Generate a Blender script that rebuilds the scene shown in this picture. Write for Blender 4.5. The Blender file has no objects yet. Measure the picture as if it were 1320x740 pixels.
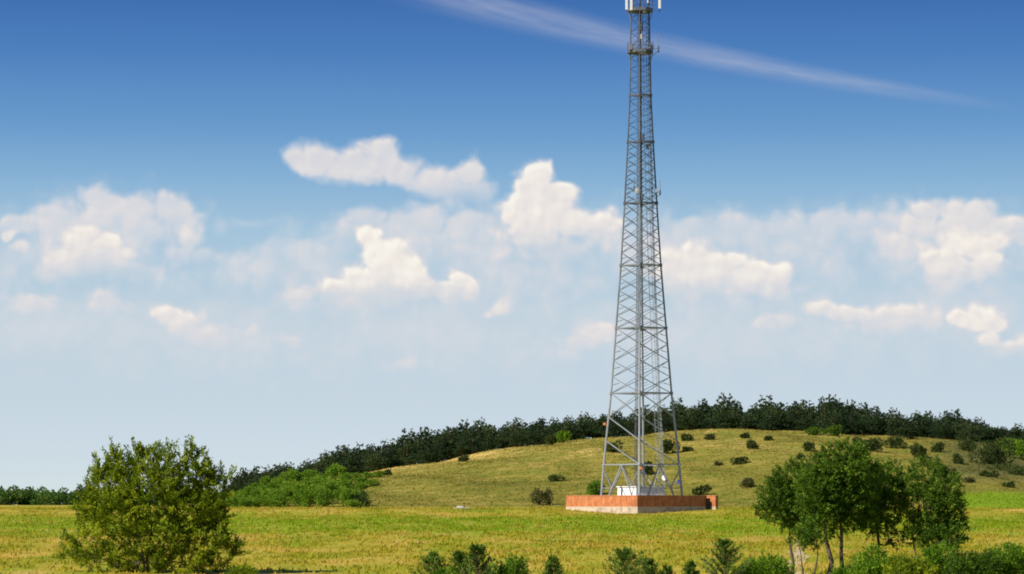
import bpy, math, random
import numpy as np
from mathutils import Vector, Matrix

R = math.radians
rng = np.random.default_rng(11)
random.seed(11)
sc = bpy.context.scene
col = sc.collection

# ------------------------------------------------------------------ camera
F = 4000.0            # focal length in photo pixels (1320 wide)
E = 6.0               # eye height
PITCH = math.atan(280 / F)
cam_d = bpy.data.cameras.new('camera')
cam_d.sensor_width = 36.0
cam_d.lens = 36.0 * F / 1320.0
cam_d.clip_start = 0.5
cam_d.clip_end = 20000
cam = bpy.data.objects.new('camera', cam_d)
col.objects.link(cam)
cam.location = (0, 0, E)
cam.rotation_euler = (R(90) + PITCH, 0, 0)
sc.camera = cam


def P(px, py, Y):
    """the point at depth Y that shows at photo pixel (px, py)"""
    a = (370 - py) / F
    dy = math.cos(PITCH) - a * math.sin(PITCH)
    dz = math.sin(PITCH) + a * math.cos(PITCH)
    return Vector(((px - 660) / F * Y / dy, Y, E + dz / dy * Y))


def X(px, Y):
    return (px - 660) / F * Y


# ------------------------------------------------------------------ helpers
def lin(r, g, b):
    f = lambda c: c / 12.92 if c <= 0.04045 else ((c + 0.055) / 1.055) ** 2.4
    return (f(r / 255), f(g / 255), f(b / 255), 1)


def props(o, label=None, cat=None, group=None, kind=None):
    for k, v in (('label', label), ('category', cat), ('group', group), ('kind', kind)):
        if v:
            o[k] = v
    return o


def link(name, me, mat, parent=None):
    o = bpy.data.objects.new(name, me)
    if mat is not None and not me.materials:
        me.materials.append(mat)
    col.objects.link(o)
    if parent is not None:
        o.parent = parent
    return o


def empty(name, loc, label, cat, group=None):
    o = bpy.data.objects.new(name, None)
    o.empty_display_size = 0.3
    col.objects.link(o)
    o.location = loc
    return props(o, label, cat, group)


def np_mesh(name, V, Q, tint=None, smooth=False):
    """mesh from vertex array and a quad (n,4) index array"""
    me = bpy.data.meshes.new(name)
    V = np.asarray(V, np.float32)
    Q = np.asarray(Q, np.int32)
    n, k = Q.shape
    me.vertices.add(len(V))
    me.vertices.foreach_set('co', V.ravel())
    me.loops.add(n * k)
    me.loops.foreach_set('vertex_index', Q.ravel())
    me.polygons.add(n)
    me.polygons.foreach_set('loop_start', np.arange(0, n * k, k, dtype=np.int32))
    me.polygons.foreach_set('loop_total', np.full(n, k, np.int32))
    if smooth:
        me.polygons.foreach_set('use_smooth', np.ones(n, bool))
    if tint is not None:
        at = me.attributes.new('tint', 'FLOAT', 'POINT')
        at.data.foreach_set('value', np.asarray(tint, np.float32))
    me.update(calc_edges=True)
    me.validate()
    return me


class MB:
    def __init__(self):
        self.v, self.f, self.uv = [], [], {}

    def add(self, vs, fs, uvs=None):
        b = len(self.v)
        self.v += [tuple(x) for x in vs]
        for i, f in enumerate(fs):
            if uvs is not None:
                self.uv[len(self.f)] = uvs[i]
            self.f.append([b + k for k in f])

    def bar(self, p, q, r, n=4, r2=None, roll=0.0):
        p, q = Vector(p), Vector(q)
        d = (q - p).normalized()
        a = d.cross(Vector((0, 0, 1)))
        if a.length < 1e-3:
            a = Vector((1, 0, 0))
        a.normalize()
        b = d.cross(a)
        r2 = r if r2 is None else r2
        vs = []
        for c, rr in ((p, r), (q, r2)):
            for k in range(n):
                t = 2 * math.pi * (k + 0.5) / n + roll
                vs.append(c + (a * math.cos(t) + b * math.sin(t)) * rr)
        fs = [[k, (k + 1) % n, n + (k + 1) % n, n + k] for k in range(n)]
        fs += [list(range(n))[::-1], list(range(n, 2 * n))]
        self.add(vs, fs)

    def poly_tube(self, pts, rad, n=7):
        pts = [Vector(p) for p in pts]
        vs, fs = [], []
        a = None
        for i, p in enumerate(pts):
            d = (pts[min(i + 1, len(pts) - 1)] - pts[max(i - 1, 0)]).normalized()
            if a is None:
                a = d.cross(Vector((0.3, 1, 0.1)))
            a = (a - d * a.dot(d)).normalized()
            b = d.cross(a)
            for k in range(n):
                t = 2 * math.pi * k / n
                vs.append(p + (a * math.cos(t) + b * math.sin(t)) * rad[i])
        for i in range(len(pts) - 1):
            for k in range(n):
                fs.append([i * n + k, i * n + (k + 1) % n, (i + 1) * n + (k + 1) % n, (i + 1) * n + k])
        fs.append(list(range(n))[::-1])
        fs.append([(len(pts) - 1) * n + k for k in range(n)])
        self.add(vs, fs)

    def box(self, o, ux, uy, uz, sx, sy, sz):
        """box: corner o, unit axes, sizes; uv of the side faces runs along (horizontal, z) in metres"""
        o, ux, uy, uz = Vector(o), Vector(ux), Vector(uy), Vector(uz)
        c = [o + ux * (sx * i) + uy * (sy * j) + uz * (sz * k) for k in (0, 1) for j in (0, 1) for i in (0, 1)]
        fs = [[0, 1, 5, 4], [1, 3, 7, 5], [3, 2, 6, 7], [2, 0, 4, 6], [0, 2, 3, 1], [4, 5, 7, 6]]
        q = lambda w, h: [(0, 0), (w, 0), (w, h), (0, h)]
        uvs = [q(sx, sz), q(sy, sz), q(sx, sz), q(sy, sz), q(sx, sy), q(sx, sy)]
        self.add(c, fs, uvs)

    def build(self, name, mat, parent=None, smooth=False):
        me = bpy.data.meshes.new(name)
        me.from_pydata(self.v, [], self.f)
        if self.uv:
            l = me.uv_layers.new(name='UVMap')
            for p in me.polygons:
                u = self.uv.get(p.index)
                if u:
                    for li, w in zip(p.loop_indices, u):
                        l.data[li].uv = w
        if smooth:
            for p in me.polygons:
                p.use_smooth = True
        me.update()
        return link(name, me, mat, parent)


# ------------------------------------------------------------------ node helpers
class NT:
    def __init__(self, nt):
        self.nt = nt

    def node(self, t, **kw):
        n = self.nt.nodes.new(t)
        for k, v in kw.items():
            setattr(n, k, v)
        return n

    def put(self, sock, v):
        if isinstance(v, bpy.types.NodeSocket):
            self.nt.links.new(v, sock)
        elif v is not None:
            sock.default_value = v

    def m(self, op, a, b=None, c=None, clamp=False):
        n = self.node('ShaderNodeMath', operation=op)
        n.use_clamp = clamp
        for i, v in enumerate((a, b, c)):
            self.put(n.inputs[i], v)
        return n.outputs[0]

    def vm(self, op, a, b=None, c=None):
        n = self.node('ShaderNodeVectorMath', operation=op)
        for i, v in enumerate((a, b, c)):
            self.put(n.inputs[i], v)
        return n.outputs['Value'] if op in ('LENGTH', 'DOT_PRODUCT', 'DISTANCE') else n.outputs[0]

    def rng(self, v, a, b, c=0.0, d=1.0, smooth=True):
        n = self.node('ShaderNodeMapRange', interpolation_type='SMOOTHSTEP' if smooth else 'LINEAR')
        for i, w in enumerate((v, a, b, c, d)):
            self.put(n.inputs[i], w)
        return n.outputs[0]

    def mix(self, f, a, b, mode='MIX'):
        n = self.node('ShaderNodeMix', data_type='RGBA', blend_type=mode)
        self.put(n.inputs[0], f)
        self.put(n.inputs[6], a)
        self.put(n.inputs[7], b)
        return n.outputs[2]

    def noise(self, vec, scale, detail=3, rough=0.55, out=0, dist=0.0):
        n = self.node('ShaderNodeTexNoise')
        self.put(n.inputs['Vector'], vec)
        n.inputs['Scale'].default_value = scale
        n.inputs['Detail'].default_value = detail
        n.inputs['Roughness'].default_value = rough
        n.inputs['Distortion'].default_value = dist
        return n.outputs[out]

    def sep(self, v):
        n = self.node('ShaderNodeSeparateXYZ')
        self.put(n.inputs[0], v)
        return n.outputs

    def comb(self, x, y, z=0.0):
        n = self.node('ShaderNodeCombineXYZ')
        for i, v in enumerate((x, y, z)):
            self.put(n.inputs[i], v)
        return n.outputs[0]

    def ramp(self, f, stops):
        n = self.node('ShaderNodeValToRGB')
        cr = n.color_ramp
        while len(cr.elements) < len(stops):
            cr.elements.new(0.5)
        for e, (p, c) in zip(cr.elements, stops):
            e.position = p
            e.color = c
        self.put(n.inputs[0], f)
        return n.outputs[0]


def material(name):
    m = bpy.data.materials.new(name)
    m.use_nodes = True
    nt = m.node_tree
    b = nt.nodes['Principled BSDF']
    b.inputs['Roughness'].default_value = 0.8
    b.inputs['Specular IOR Level'].default_value = 0.25
    return m, NT(nt), b


def plain(name, c, rough=0.7, metal=0.0, var=0.25, scale=3.0, spec=0.3):
    m, n, b = material(name)
    tc = n.node('ShaderNodeTexCoord').outputs['Object']
    f = n.noise(tc, scale, 4)
    dark = tuple(x * (1 - var) for x in c[:3]) + (1,)
    lite = tuple(min(1, x * (1 + var)) for x in c[:3]) + (1,)
    n.put(b.inputs['Base Color'], n.ramp(f, [(0.3, dark), (0.7, lite)]))
    b.inputs['Roughness'].default_value = rough
    b.inputs['Metallic'].default_value = metal
    b.inputs['Specular IOR Level'].default_value = spec
    return m


def leaf_mat(name, c1, c2, c3=None, transl=0.35, objvar=0.15, rough=0.7, scale=0.6):
    """foliage: tint per leaf clump, slow noise over the crown, variation per plant"""
    m, n, b = material(name)
    at = n.node('ShaderNodeAttribute', attribute_name='tint')
    tc = n.node('ShaderNodeTexCoord').outputs['Object']
    oi = n.node('ShaderNodeObjectInfo')
    nz = n.noise(tc, scale, 3)
    f = n.m('ADD', n.m('MULTIPLY', at.outputs['Fac'], 0.65), n.m('MULTIPLY', nz, 0.5))
    f = n.m('ADD', f, n.m('MULTIPLY_ADD', oi.outputs['Random'], objvar * 2, -objvar - 0.07))
    stops = [(0.15, c1), (0.75, c2)] if c3 is None else [(0.12, c1), (0.55, c2), (0.9, c3)]
    c = n.ramp(f, stops)
    n.put(b.inputs['Base Color'], c)
    b.inputs['Roughness'].default_value = rough
    b.inputs['Specular IOR Level'].default_value = 0.15
    t = n.node('ShaderNodeBsdfTranslucent')
    n.put(t.inputs['Color'], c)
    mx = n.node('ShaderNodeMixShader')
    mx.inputs[0].default_value = transl
    n.nt.links.new(b.outputs[0], mx.inputs[1])
    n.nt.links.new(t.outputs[0], mx.inputs[2])
    n.nt.links.new(mx.outputs[0], n.nt.nodes['Material Output'].inputs['Surface'])
    return m


# ------------------------------------------------------------------ light
SUN_AZ = Vector((-1.0, -0.72))       # where the sun stands, seen from above
SUN_EL = R(38)
h = SUN_AZ.normalized()
sdir = Vector((h.x * math.cos(SUN_EL), h.y * math.cos(SUN_EL), math.sin(SUN_EL)))
sl = bpy.data.lights.new('sun', 'SUN')
sl.energy = 5.0
sl.angle = R(0.53)
sl.color = (1.0, 0.93, 0.80)
so = bpy.data.objects.new('sun', sl)
col.objects.link(so)
so.location = (0, 0, 100)
so.rotation_euler = sdir.to_track_quat('Z', 'Y').to_euler()

sc.view_settings.view_transform = 'Standard'
sc.view_settings.look = 'None'
sc.view_settings.gamma = 1.0
sc.view_settings.use_curve_mapping = False
EXPO = 0.5
sc.view_settings.exposure = EXPO

# ------------------------------------------------------------------ sky
world = bpy.data.worlds.new('World')
sc.world = world
world.use_nodes = True
wt = NT(world.node_tree)
bg = world.node_tree.nodes['Background']
SKY_STR = 0.10
bg.inputs['Strength'].default_value = SKY_STR
gen = wt.node('ShaderNodeTexCoord').outputs['Generated']
dx, dy, dz = wt.sep(gen)
ady = wt.m('MAXIMUM', wt.m('ABSOLUTE', dy), 0.04)
# angular sky coordinates, in hundreds of photo pixels (u to the right, v down from the horizon line)
U = wt.m('MULTIPLY_ADD', wt.m('DIVIDE', dx, ady), F / 100, 6.6)
Vv = wt.m('MULTIPLY_ADD', wt.m('DIVIDE', dz, ady), -F / 100, 6.5)
sky = wt.node('ShaderNodeTexSky', sky_type='NISHITA')
sky.sun_disc = False
sky.sun_elevation = SUN_EL
sky.sun_rotation = math.atan2(sdir.x, sdir.y)
sky.altitude = 300
sky.air_density = 1.0
sky.dust_density = 0.6
sky.ozone_density = 2.0
# clear dry air: the deep blue starts low, so the sky is looked up at a raised elevation
up = wt.m('MULTIPLY', wt.m('MAXIMUM', dz, 0.0), 6.5)
wt.put(sky.inputs['Vector'], wt.vm('NORMALIZE', wt.comb(dx, dy, wt.m('ADD', up, 0.02))))
skyc = sky.outputs[0]


def cs(r, g, b):          # a sky colour as it shows, before strength and exposure
    c = lin(r, g, b)
    k = 1.0 / (SKY_STR * 2 ** EXPO)
    return (c[0] * k, c[1] * k, c[2] * k, 1)


elev = wt.m('MAXIMUM', dz, 0.0)
air = wt.ramp(wt.m('MULTIPLY', elev, 5.0, clamp=True), [
    (0.0, cs(211, 221, 226)), (0.144, cs(206, 219, 226)), (0.31, cs(199, 217, 227)), (0.44, cs(171, 204, 226)),
    (0.525, cs(139, 184, 220)), (0.60, cs(109, 161, 211)), (0.72, cs(76, 130, 195)), (0.82, cs(55, 107, 178)), (1.0, cs(44, 90, 158))])
SKYMIX = wt.node('ShaderNodeMix', data_type='RGBA')
SKYMIX.inputs[0].default_value = 0.85
wt.put(SKYMIX.inputs[6], skyc)
wt.put(SKYMIX.inputs[7], air)
sky_base = SKYMIX.outputs[2]

# clouds: (opacity, brightness, edge width, fade bottom (v, height) or None, puffs (u, v, ru, rv) in photo pixels)
CLOUDS = [
    # thin veils behind the heaps
    (0.84, 0.38, 0.9, None, [(560, 320, 190, 50), (1000, 320, 260, 52), (400, 345, 130, 40), (820, 320, 150, 50), (640, 345, 170, 50), (330, 345, 80, 28), (1200, 320, 170, 55), (120, 310, 140, 60), (40, 330, 90, 40)]),
    (0.75, 0.32, 0.9, None, [(250, 430, 320, 60), (900, 430, 420, 60), (1200, 400, 220, 70), (560, 430, 300, 70), (60, 420, 200, 60)]),
    # long flat bank right of the mast, bank left of the middle
    (0.85, 0.50, 0.45, (355, 75), [(1000, 295, 62, 20), (1075, 292, 70, 20), (900, 296, 52, 18), (950, 300, 70, 22), (1140, 296, 60, 24), (1030, 310, 120, 26), (880, 310, 60, 22)]),
    (0.80, 0.52, 0.5, (352, 60), [(540, 285, 60, 24), (478, 285, 34, 20), (600, 290, 50, 24), (510, 300, 80, 28), (640, 300, 50, 30)]),
    (0.60, 0.5, 0.6, (370, 50), [(360, 325, 52, 18), (310, 330, 34, 12), (410, 330, 44, 18)]),
    # flat streak cloud
    (0.88, 0.66, 0.42, (268, 30), [(382, 205, 18, 16), (408, 204, 28, 20), (440, 212, 32, 20), (488, 200, 34, 22), (470, 214, 40, 22), (520, 218, 36, 20), (552, 230, 34, 20), (582, 236, 26, 18), (604, 222, 18, 20), (600, 250, 30, 24), (612, 255, 20, 22)]),
    # tall tower cloud left of the mast
    (0.95, 0.88, 0.34, (342, 42), [(692, 222, 25, 20), (688, 244, 26, 22), (724, 248, 18, 14), (676, 268, 32, 22), (712, 276, 36, 26), (658, 272, 18, 16), (690, 306, 50, 28), (726, 318, 42, 22), (762, 298, 34, 24), (740, 290, 30, 24), (785, 300, 26, 24)]),
    # bright heap
    (0.97, 1.0, 0.32, (408, 46), [(473, 311, 17, 17), (480, 330, 24, 22), (505, 340, 26, 20), (528, 352, 26, 20), (548, 370, 28, 18), (572, 376, 20, 14), (597, 370, 19, 17), (440, 378, 26, 24), (465, 366, 34, 28), (500, 376, 50, 28), (428, 392, 18, 18)]),
    # left bank
    (0.80, 0.58, 0.42, (370, 70), [(120, 254, 20, 13), (140, 268, 34, 18), (180, 272, 36, 20), (218, 268, 26, 20), (190, 296, 56, 26), (236, 290, 22, 18), (60, 282, 34, 16), (26, 290, 24, 14), (100, 290, 60, 26)]),
    (0.90, 0.86, 0.38, (372, 46), [(106, 306, 24, 20), (88, 336, 34, 20), (62, 350, 26, 16), (128, 340, 44, 24), (140, 312, 16, 14), (168, 350, 34, 16), (110, 325, 30, 24)]),
    (0.85, 0.74, 0.42, (350, 36), [(244, 312, 22, 20), (262, 326, 20, 14), (230, 326, 20, 16)]),
    (0.85, 0.76, 0.4, (332, 16), [(21, 318, 14, 8), (8, 304, 10, 8)]),
    (0.92, 0.78, 0.42, (456, 44), [(218, 404, 18, 14), (236, 416, 22, 18), (262, 430, 34, 18), (300, 438, 40, 16), (346, 440, 26, 12), (372, 436, 12, 10)]),
    (0.82, 0.64, 0.5, (424, 40), [(132, 386, 24, 15), (150, 398, 20, 14), (38, 387, 34, 14), (385, 388, 20, 20)]),
    (0.5, 0.55, 0.7, (306, 20), [(318, 288, 30, 9), (280, 294, 10, 12)]),
    # right of the mast
    (0.93, 0.9, 0.38, (402, 44), [(872, 350, 34, 28), (905, 338, 32, 22), (935, 352, 26, 22), (948, 336, 18, 16), (968, 350, 24, 18), (994, 362, 30, 22), (1010, 374, 20, 16), (930, 368, 46, 22), (880, 372, 36, 22)]),
    (0.88, 0.7, 0.38, (345, 46), [(1202, 272, 26, 16), (1228, 270, 30, 16), (1262, 276, 28, 18), (1190, 290, 34, 18), (1240, 290, 50, 22), (1160, 310, 32, 18), (1282, 290, 18, 18), (1308, 292, 16, 16), (1325, 300, 24, 20)]),
    (0.95, 0.9, 0.36, (388, 46), [(1236, 314, 26, 20), (1258, 318, 26, 18), (1286, 312, 18, 14), (1220, 338, 28, 22), (1240, 350, 36, 26), (1270, 336, 28, 20), (1228, 365, 26, 18)]),
    (0.92, 0.78, 0.42, (440, 38), [(1070, 398, 24, 10), (1104, 400, 30, 14), (1130, 408, 40, 18), (1166, 408, 36, 18), (1196, 414, 24, 14), (1012, 411, 26, 11), (985, 416, 20, 10)]),
    (0.93, 0.88, 0.36, (470, 30), [(1240, 411, 18, 14), (1262, 412, 22, 16), (1282, 420, 18, 14), (1278, 436, 20, 12), (1302, 450, 24, 16), (1330, 448, 26, 20)]),
    (0.85, 0.66, 0.5, (480, 38), [(764, 430, 24, 16), (748, 446, 22, 16), (734, 462, 18, 12), (782, 432, 16, 14)]),
    (0.82, 0.66, 0.5, (488, 28), [(646, 397, 17, 11), (634, 404, 10, 8), (524, 470, 34, 13), (500, 476, 18, 9)]),
    # outside the photograph
    (0.7, 0.8, 0.5, (460, 90), [(-150, 330, 90, 40), (-230, 360, 110, 45), (1480, 340, 100, 50), (1600, 380, 120, 50), (-480, 300, 140, 50), (1950, 310, 170, 60)]),
]


def cloud_field(p, fine):
    one = None
    bright = None
    for op, br, ew, fade, puffs in CLOUDS:
        acc = None
        for (cu, cv, ru, rv) in puffs:
            ru, rv = ru * 1.3, rv * 1.28
            s = (100.0 / ru, 100.0 / rv, 0.0)
            e = wt.vm('LENGTH', wt.vm('MULTIPLY_ADD', p, s, (-cu / ru, -cv / rv, 0.0)))
            acc = e if acc is None else wt.m('SMOOTH_MIN', acc, e, 0.12)
        d = wt.m('ADD', wt.m('SUBTRACT', 1.05, acc), fine)
        a = wt.m('MULTIPLY', wt.rng(d, -0.08, ew * 1.4), op)
        if fade:
            a = wt.m('MULTIPLY', a, wt.rng(wt.sep(p)[1], (fade[0] + 16) / 100, (fade[0] - fade[1] * 1.5) / 100))
        t = wt.m('SUBTRACT', 1.0, a)
        one = t if one is None else wt.m('MULTIPLY', one, t)
        # the nearer (later) heaps show their own brightness over those behind
        bright = wt.m('MULTIPLY', a, br) if bright is None else wt.m('MULTIPLY_ADD', bright, t, wt.m('MULTIPLY', a, br))
    return wt.m('SUBTRACT', 1.0, one), bright


def billow(p):
    """rounded heads: smooth cell distance at three sizes, plus a little noise"""
    tot = None
    for scale, amp in ((1.9, 0.34), (4.4, 0.20), (9.0, 0.07)):
        n = wt.node('ShaderNodeTexVoronoi', feature='SMOOTH_F1', voronoi_dimensions='2D')
        n.inputs['Scale'].default_value = scale
        n.inputs['Smoothness'].default_value = 0.35
        wt.put(n.inputs['Vector'], p)
        v = wt.m('MULTIPLY_ADD', n.outputs['Distance'], -amp * 1.6, amp * 0.64)
        tot = v if tot is None else wt.m('ADD', tot, v)
    return wt.m('ADD', tot, wt.m('MULTIPLY_ADD', wt.noise(p, 6.0, 4, 0.55), 0.26, -0.13))


uv = wt.comb(U, Vv, 0.0)
w1 = wt.vm('SUBTRACT', wt.noise(uv, 1.6, 2, 0.5, out=1), (0.5, 0.5, 0.5))
pw = wt.vm('MULTIPLY_ADD', w1, (0.30, 0.26, 0.0), uv)
F0 = billow(pw)
A0, B0 = cloud_field(pw, F0)
pw2 = wt.vm('ADD', pw, (-0.055, -0.075, 0.0))
F1 = billow(pw2)
A1, B1 = cloud_field(pw2, F1)
front = wt.rng(dy, 0.0, 0.25)
A0 = wt.m('MULTIPLY', A0, front)
rel = wt.m('MULTIPLY_ADD', wt.m('SUBTRACT', F0, F1), 0.9, wt.m('MULTIPLY', wt.m('SUBTRACT', B0, B1), 0.45))
lit = wt.m('MULTIPLY_ADD', rel, wt.m('MULTIPLY_ADD', B0, 0.75, 0.1), wt.m('MULTIPLY_ADD', B0, 0.80, 0.06))
ccol = wt.ramp(lit, [(0.0, cs(203, 216, 225)), (0.28, cs(213, 217, 224)), (0.52, cs(226, 222, 223)), (0.74, cs(239, 232, 226)), (1.0, cs(250, 245, 235))])
# a long ice cloud streak across the top
ctr = wt.m('MULTIPLY_ADD', wt.m('MULTIPLY', wt.m('SUBTRACT', U, 6.2), wt.m('SUBTRACT', U, 6.2)), -0.0086, wt.m('MULTIPLY_ADD', wt.m('SUBTRACT', U, 6.2), 0.253, 0.02))
off = wt.m('SUBTRACT', Vv, ctr)
wid = wt.rng(U, 5.0, 12.5, 0.36, 0.12, smooth=False)
core = wt.rng(wt.m('ABSOLUTE', wt.m('DIVIDE', off, wid)), 1.0, 0.0)
core = wt.m('MULTIPLY', core, wt.rng(U, 13.4, 10.6))
core = wt.m('MULTIPLY', core, wt.rng(U, 4.2, 6.6))
stre = wt.noise(wt.comb(wt.m('MULTIPLY', U, 0.45), wt.m('MULTIPLY', off, 3.6)), 2.0, 4, 0.6)
core = wt.m('MULTIPLY', core, wt.rng(stre, 0.2, 0.75, 0.16, 0.46))
core = wt.m('MULTIPLY', core, front)
c1 = wt.mix(core, sky_base, cs(186, 193, 213))
c2 = wt.mix(A0, c1, ccol)
wt.put(bg.inputs['Color'], c2)

# ------------------------------------------------------------------ terrain
def ground_z(x, y):
    x = np.asarray(x, float)
    y = np.asarray(y, float)
    base = np.interp(y, [-200, 0, 50, 110, 150, 180, 385, 470, 520, 900, 6000],
                     [-1.9, -1.7, -3.2, -4.55, -4.35, -3.75, -1.25, -0.24, -0.20, -0.30, -1.0])
    b2 = 0.0
    for d in (-12, -6, 6, 12):
        b2 = b2 + np.interp(y + d, [-200, 0, 50, 110, 150, 180, 385, 470, 520, 900, 6000],
                            [-1.9, -1.7, -3.2, -4.55, -4.35, -3.75, -1.25, -0.24, -0.20, -0.30, -1.0])
    base = (base + b2) / 5
    und = 0.10 * np.sin(x * 0.11 + y * 0.03) + 0.07 * np.sin(x * 0.05 - y * 0.09 + 1.0)
    amp = np.clip((440 - y) / 200, 0, 1) * np.clip(np.abs(y - 388) / 40, 0.15, 1)
    knoll = 0.05 * np.minimum(np.abs(x - X(818, 385)), 11) * np.exp(-((y - 391) / 13.0) ** 2)
    return E + base + und * amp + knoll


HILL_PX = [-1500, -400, 100, 240, 300, 350, 400, 465, 500, 560, 640, 720, 780, 870, 960, 1060, 1130, 1200, 1320, 1600, 2200, 3000]
HILL_PY = [700, 690, 668, 655, 645, 634, 624, 613, 606, 598, 584, 571, 564, 557, 556, 560, 565, 568, 573, 590, 640, 690]
HY0, HY1 = 425.0, 610.0


def sstep(t):
    t = np.clip(t, 0, 1)
    return t * t * (3 - 2 * t)


def hill_z(x, y):
    x = np.asarray(x, float)
    y = np.asarray(y, float)
    px = 660 + x / HY1 * F
    py = sum(np.interp(px + d, HILL_PX, HILL_PY) for d in (-30, -15, 0, 15, 30)) / 5
    crest = (650 - py) / F * HY1
    foot = HY0 + 12 * np.sin(x * 0.045 + 0.5) + np.interp(px, [200, 460, 700, 1150, 1250], [25, 10, 0, 5, 45])
    t = (y - foot) / (HY1 - foot)
    s = np.clip(t, 0, 1)
    prof = 0.55 * sstep(s) + 0.45 * np.sin(s * math.pi / 2)
    bump = 0.35 * np.sin(x * 0.13 + 1.3 * np.sin(y * 0.05)) * np.sin(y * 0.06 + x * 0.03) + 0.2 * np.sin(x * 0.31 + y * 0.11)
    back = np.interp(y, [HY1, 700, 820, 980], [0, -0.6, -4, -22])
    return E - 1.6 + (crest + 1.6 + back) * np.where(y > HY1, 1, prof) + bump * sstep(s * 3) * np.where(crest > 0, 1, 0)


def land_z(x, y):
    return np.maximum(ground_z(x, y), np.where((np.asarray(y) > 400) & (np.asarray(y) < 980), hill_z(x, y), -99))


def zat(x, y):
    return float(land_z(np.array([x]), np.array([y]))[0])


def grid_mesh(name, xs, ys, fz):
    gx, gy = np.meshgrid(xs, ys)
    V = np.stack([gx.ravel(), gy.ravel(), fz(gx, gy).ravel()], 1)
    nx, ny = len(xs), len(ys)
    i = np.arange(nx - 1)[None, :] + nx * np.arange(ny - 1)[:, None]
    i = i.ravel()
    return np_mesh(name, V, np.stack([i, i + 1, i + nx + 1, i + nx], 1), smooth=True)


# -------- vegetation colour of the land: where the grass is green, dry or darker (world position)
def land_colour(n, hill=False):
    pos = n.node('ShaderNodeNewGeometry').outputs['Position']
    x, y, z = n.sep(pos)
    if not hill:
        sx = n.comb(n.m('MULTIPLY', x, 0.10), n.m('MULTIPLY', y, 0.025))
        big = n.noise(sx, 1.0, 4, 0.6)
        med = n.noise(n.comb(n.m('MULTIPLY', x, 0.5), n.m('MULTIPLY', y, 0.10)), 1.0, 4, 0.65)
        fin = n.noise(n.comb(n.m('MULTIPLY', x, 2.4), n.m('MULTIPLY', y, 0.45)), 1.0, 4, 0.7)
        yy = n.m('ADD', y, n.m('MULTIPLY_ADD', n.m('SUBTRACT', big, 0.5), 70, n.m('MULTIPLY', n.m('SUBTRACT', med, 0.5), 50)))
        g1 = n.m('MULTIPLY', n.rng(yy, 255, 292), n.rng(yy, 385, 350))
        g2 = n.rng(yy, 178, 158, 0.0, 0.75)
        gf = n.m('MULTIPLY', n.m('MAXIMUM', g1, g2), n.rng(n.m('ADD', n.m('MULTIPLY', med, 0.6), n.m('MULTIPLY', fin, 0.4)), 0.36, 0.60, 0.12, 0.85))
        gf = n.m('MAXIMUM', gf, n.rng(n.noise(sx, 2.2, 4, 0.7), 0.52, 0.7, 0.0, 0.6))
        pat = n.noise(n.comb(n.m('MULTIPLY', x, 0.16), n.m('MULTIPLY', y, 0.05)), 1.0, 5, 0.7)
        dry = n.ramp(n.m('ADD', n.m('MULTIPLY', pat, 0.75), n.m('MULTIPLY', fin, 0.25)), [
            (0.34, DRY[0]), (0.46, DRY[1]), (0.55, DRY[2]), (0.66, DRY[3])])
        green = n.ramp(n.m('ADD', n.m('MULTIPLY', med, 0.45), n.m('MULTIPLY', fin, 0.55)), [
            (0.3, GRN[0]), (0.55, GRN[1]), (0.75, GRN[2])])
        c = n.mix(gf, dry, green)
        # fresh mown strip far right, and a darker green line along its near edge
        fr = n.m('MULTIPLY', n.rng(n.m('MULTIPLY_ADD', med, 8.0, y), 458, 464), n.rng(n.m('SUBTRACT', x, n.m('MULTIPLY', y, 0.133)), 0.0, 3.0))
        c = n.mix(n.m('MULTIPLY', fr, 0.85), c, GRN[3])
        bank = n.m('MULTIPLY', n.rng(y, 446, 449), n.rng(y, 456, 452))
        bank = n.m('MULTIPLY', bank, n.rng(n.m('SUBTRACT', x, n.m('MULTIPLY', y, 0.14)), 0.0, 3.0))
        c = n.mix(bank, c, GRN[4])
        return c, fin
    big = n.noise(pos, 0.045, 4, 0.65)
    med = n.noise(pos, 0.28, 4, 0.65)
    fin = n.noise(pos, 1.3, 3, 0.7)
    f = n.m('ADD', n.m('MULTIPLY', big, 0.35), n.m('ADD', n.m('MULTIPLY', med, 0.48), n.m('MULTIPLY', fin, 0.17)))
    hgt = n.m('MULTIPLY_ADD', n.m('MULTIPLY', n.rng(x, 16, -14), n.rng(y, 535, 605)), 0.2, n.rng(z, E + 2, E + 15, -0.03, 0.02))
    c = n.ramp(n.m('ADD', f, hgt), [(0.34, HIL[0]), (0.46, HIL[1]), (0.56, HIL[2]), (0.68, HIL[3])])
    c = n.mix(n.rng(n.noise(pos, 0.16, 4, 0.7), 0.5, 0.68, 0.0, 0.6), c, (0.14, 0.18, 0.018, 1))
    # fresh green strip at the foot of the right-hand slope
    r = n.m('MULTIPLY', n.rng(n.m('SUBTRACT', x, n.m('MULTIPLY', y, 0.136)), 0.0, 4.0), n.rng(n.m('MULTIPLY_ADD', med, 1.6, z), E + 2.9, E + 2.3))
    c = n.mix(r, c, GRN[3])
    # scrubby upper right slope, its cloud shadow painted in as darker turf
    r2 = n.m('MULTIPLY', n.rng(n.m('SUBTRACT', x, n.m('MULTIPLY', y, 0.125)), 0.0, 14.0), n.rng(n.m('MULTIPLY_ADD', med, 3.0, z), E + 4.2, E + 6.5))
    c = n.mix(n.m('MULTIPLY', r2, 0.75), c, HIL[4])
    return c, fin


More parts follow.
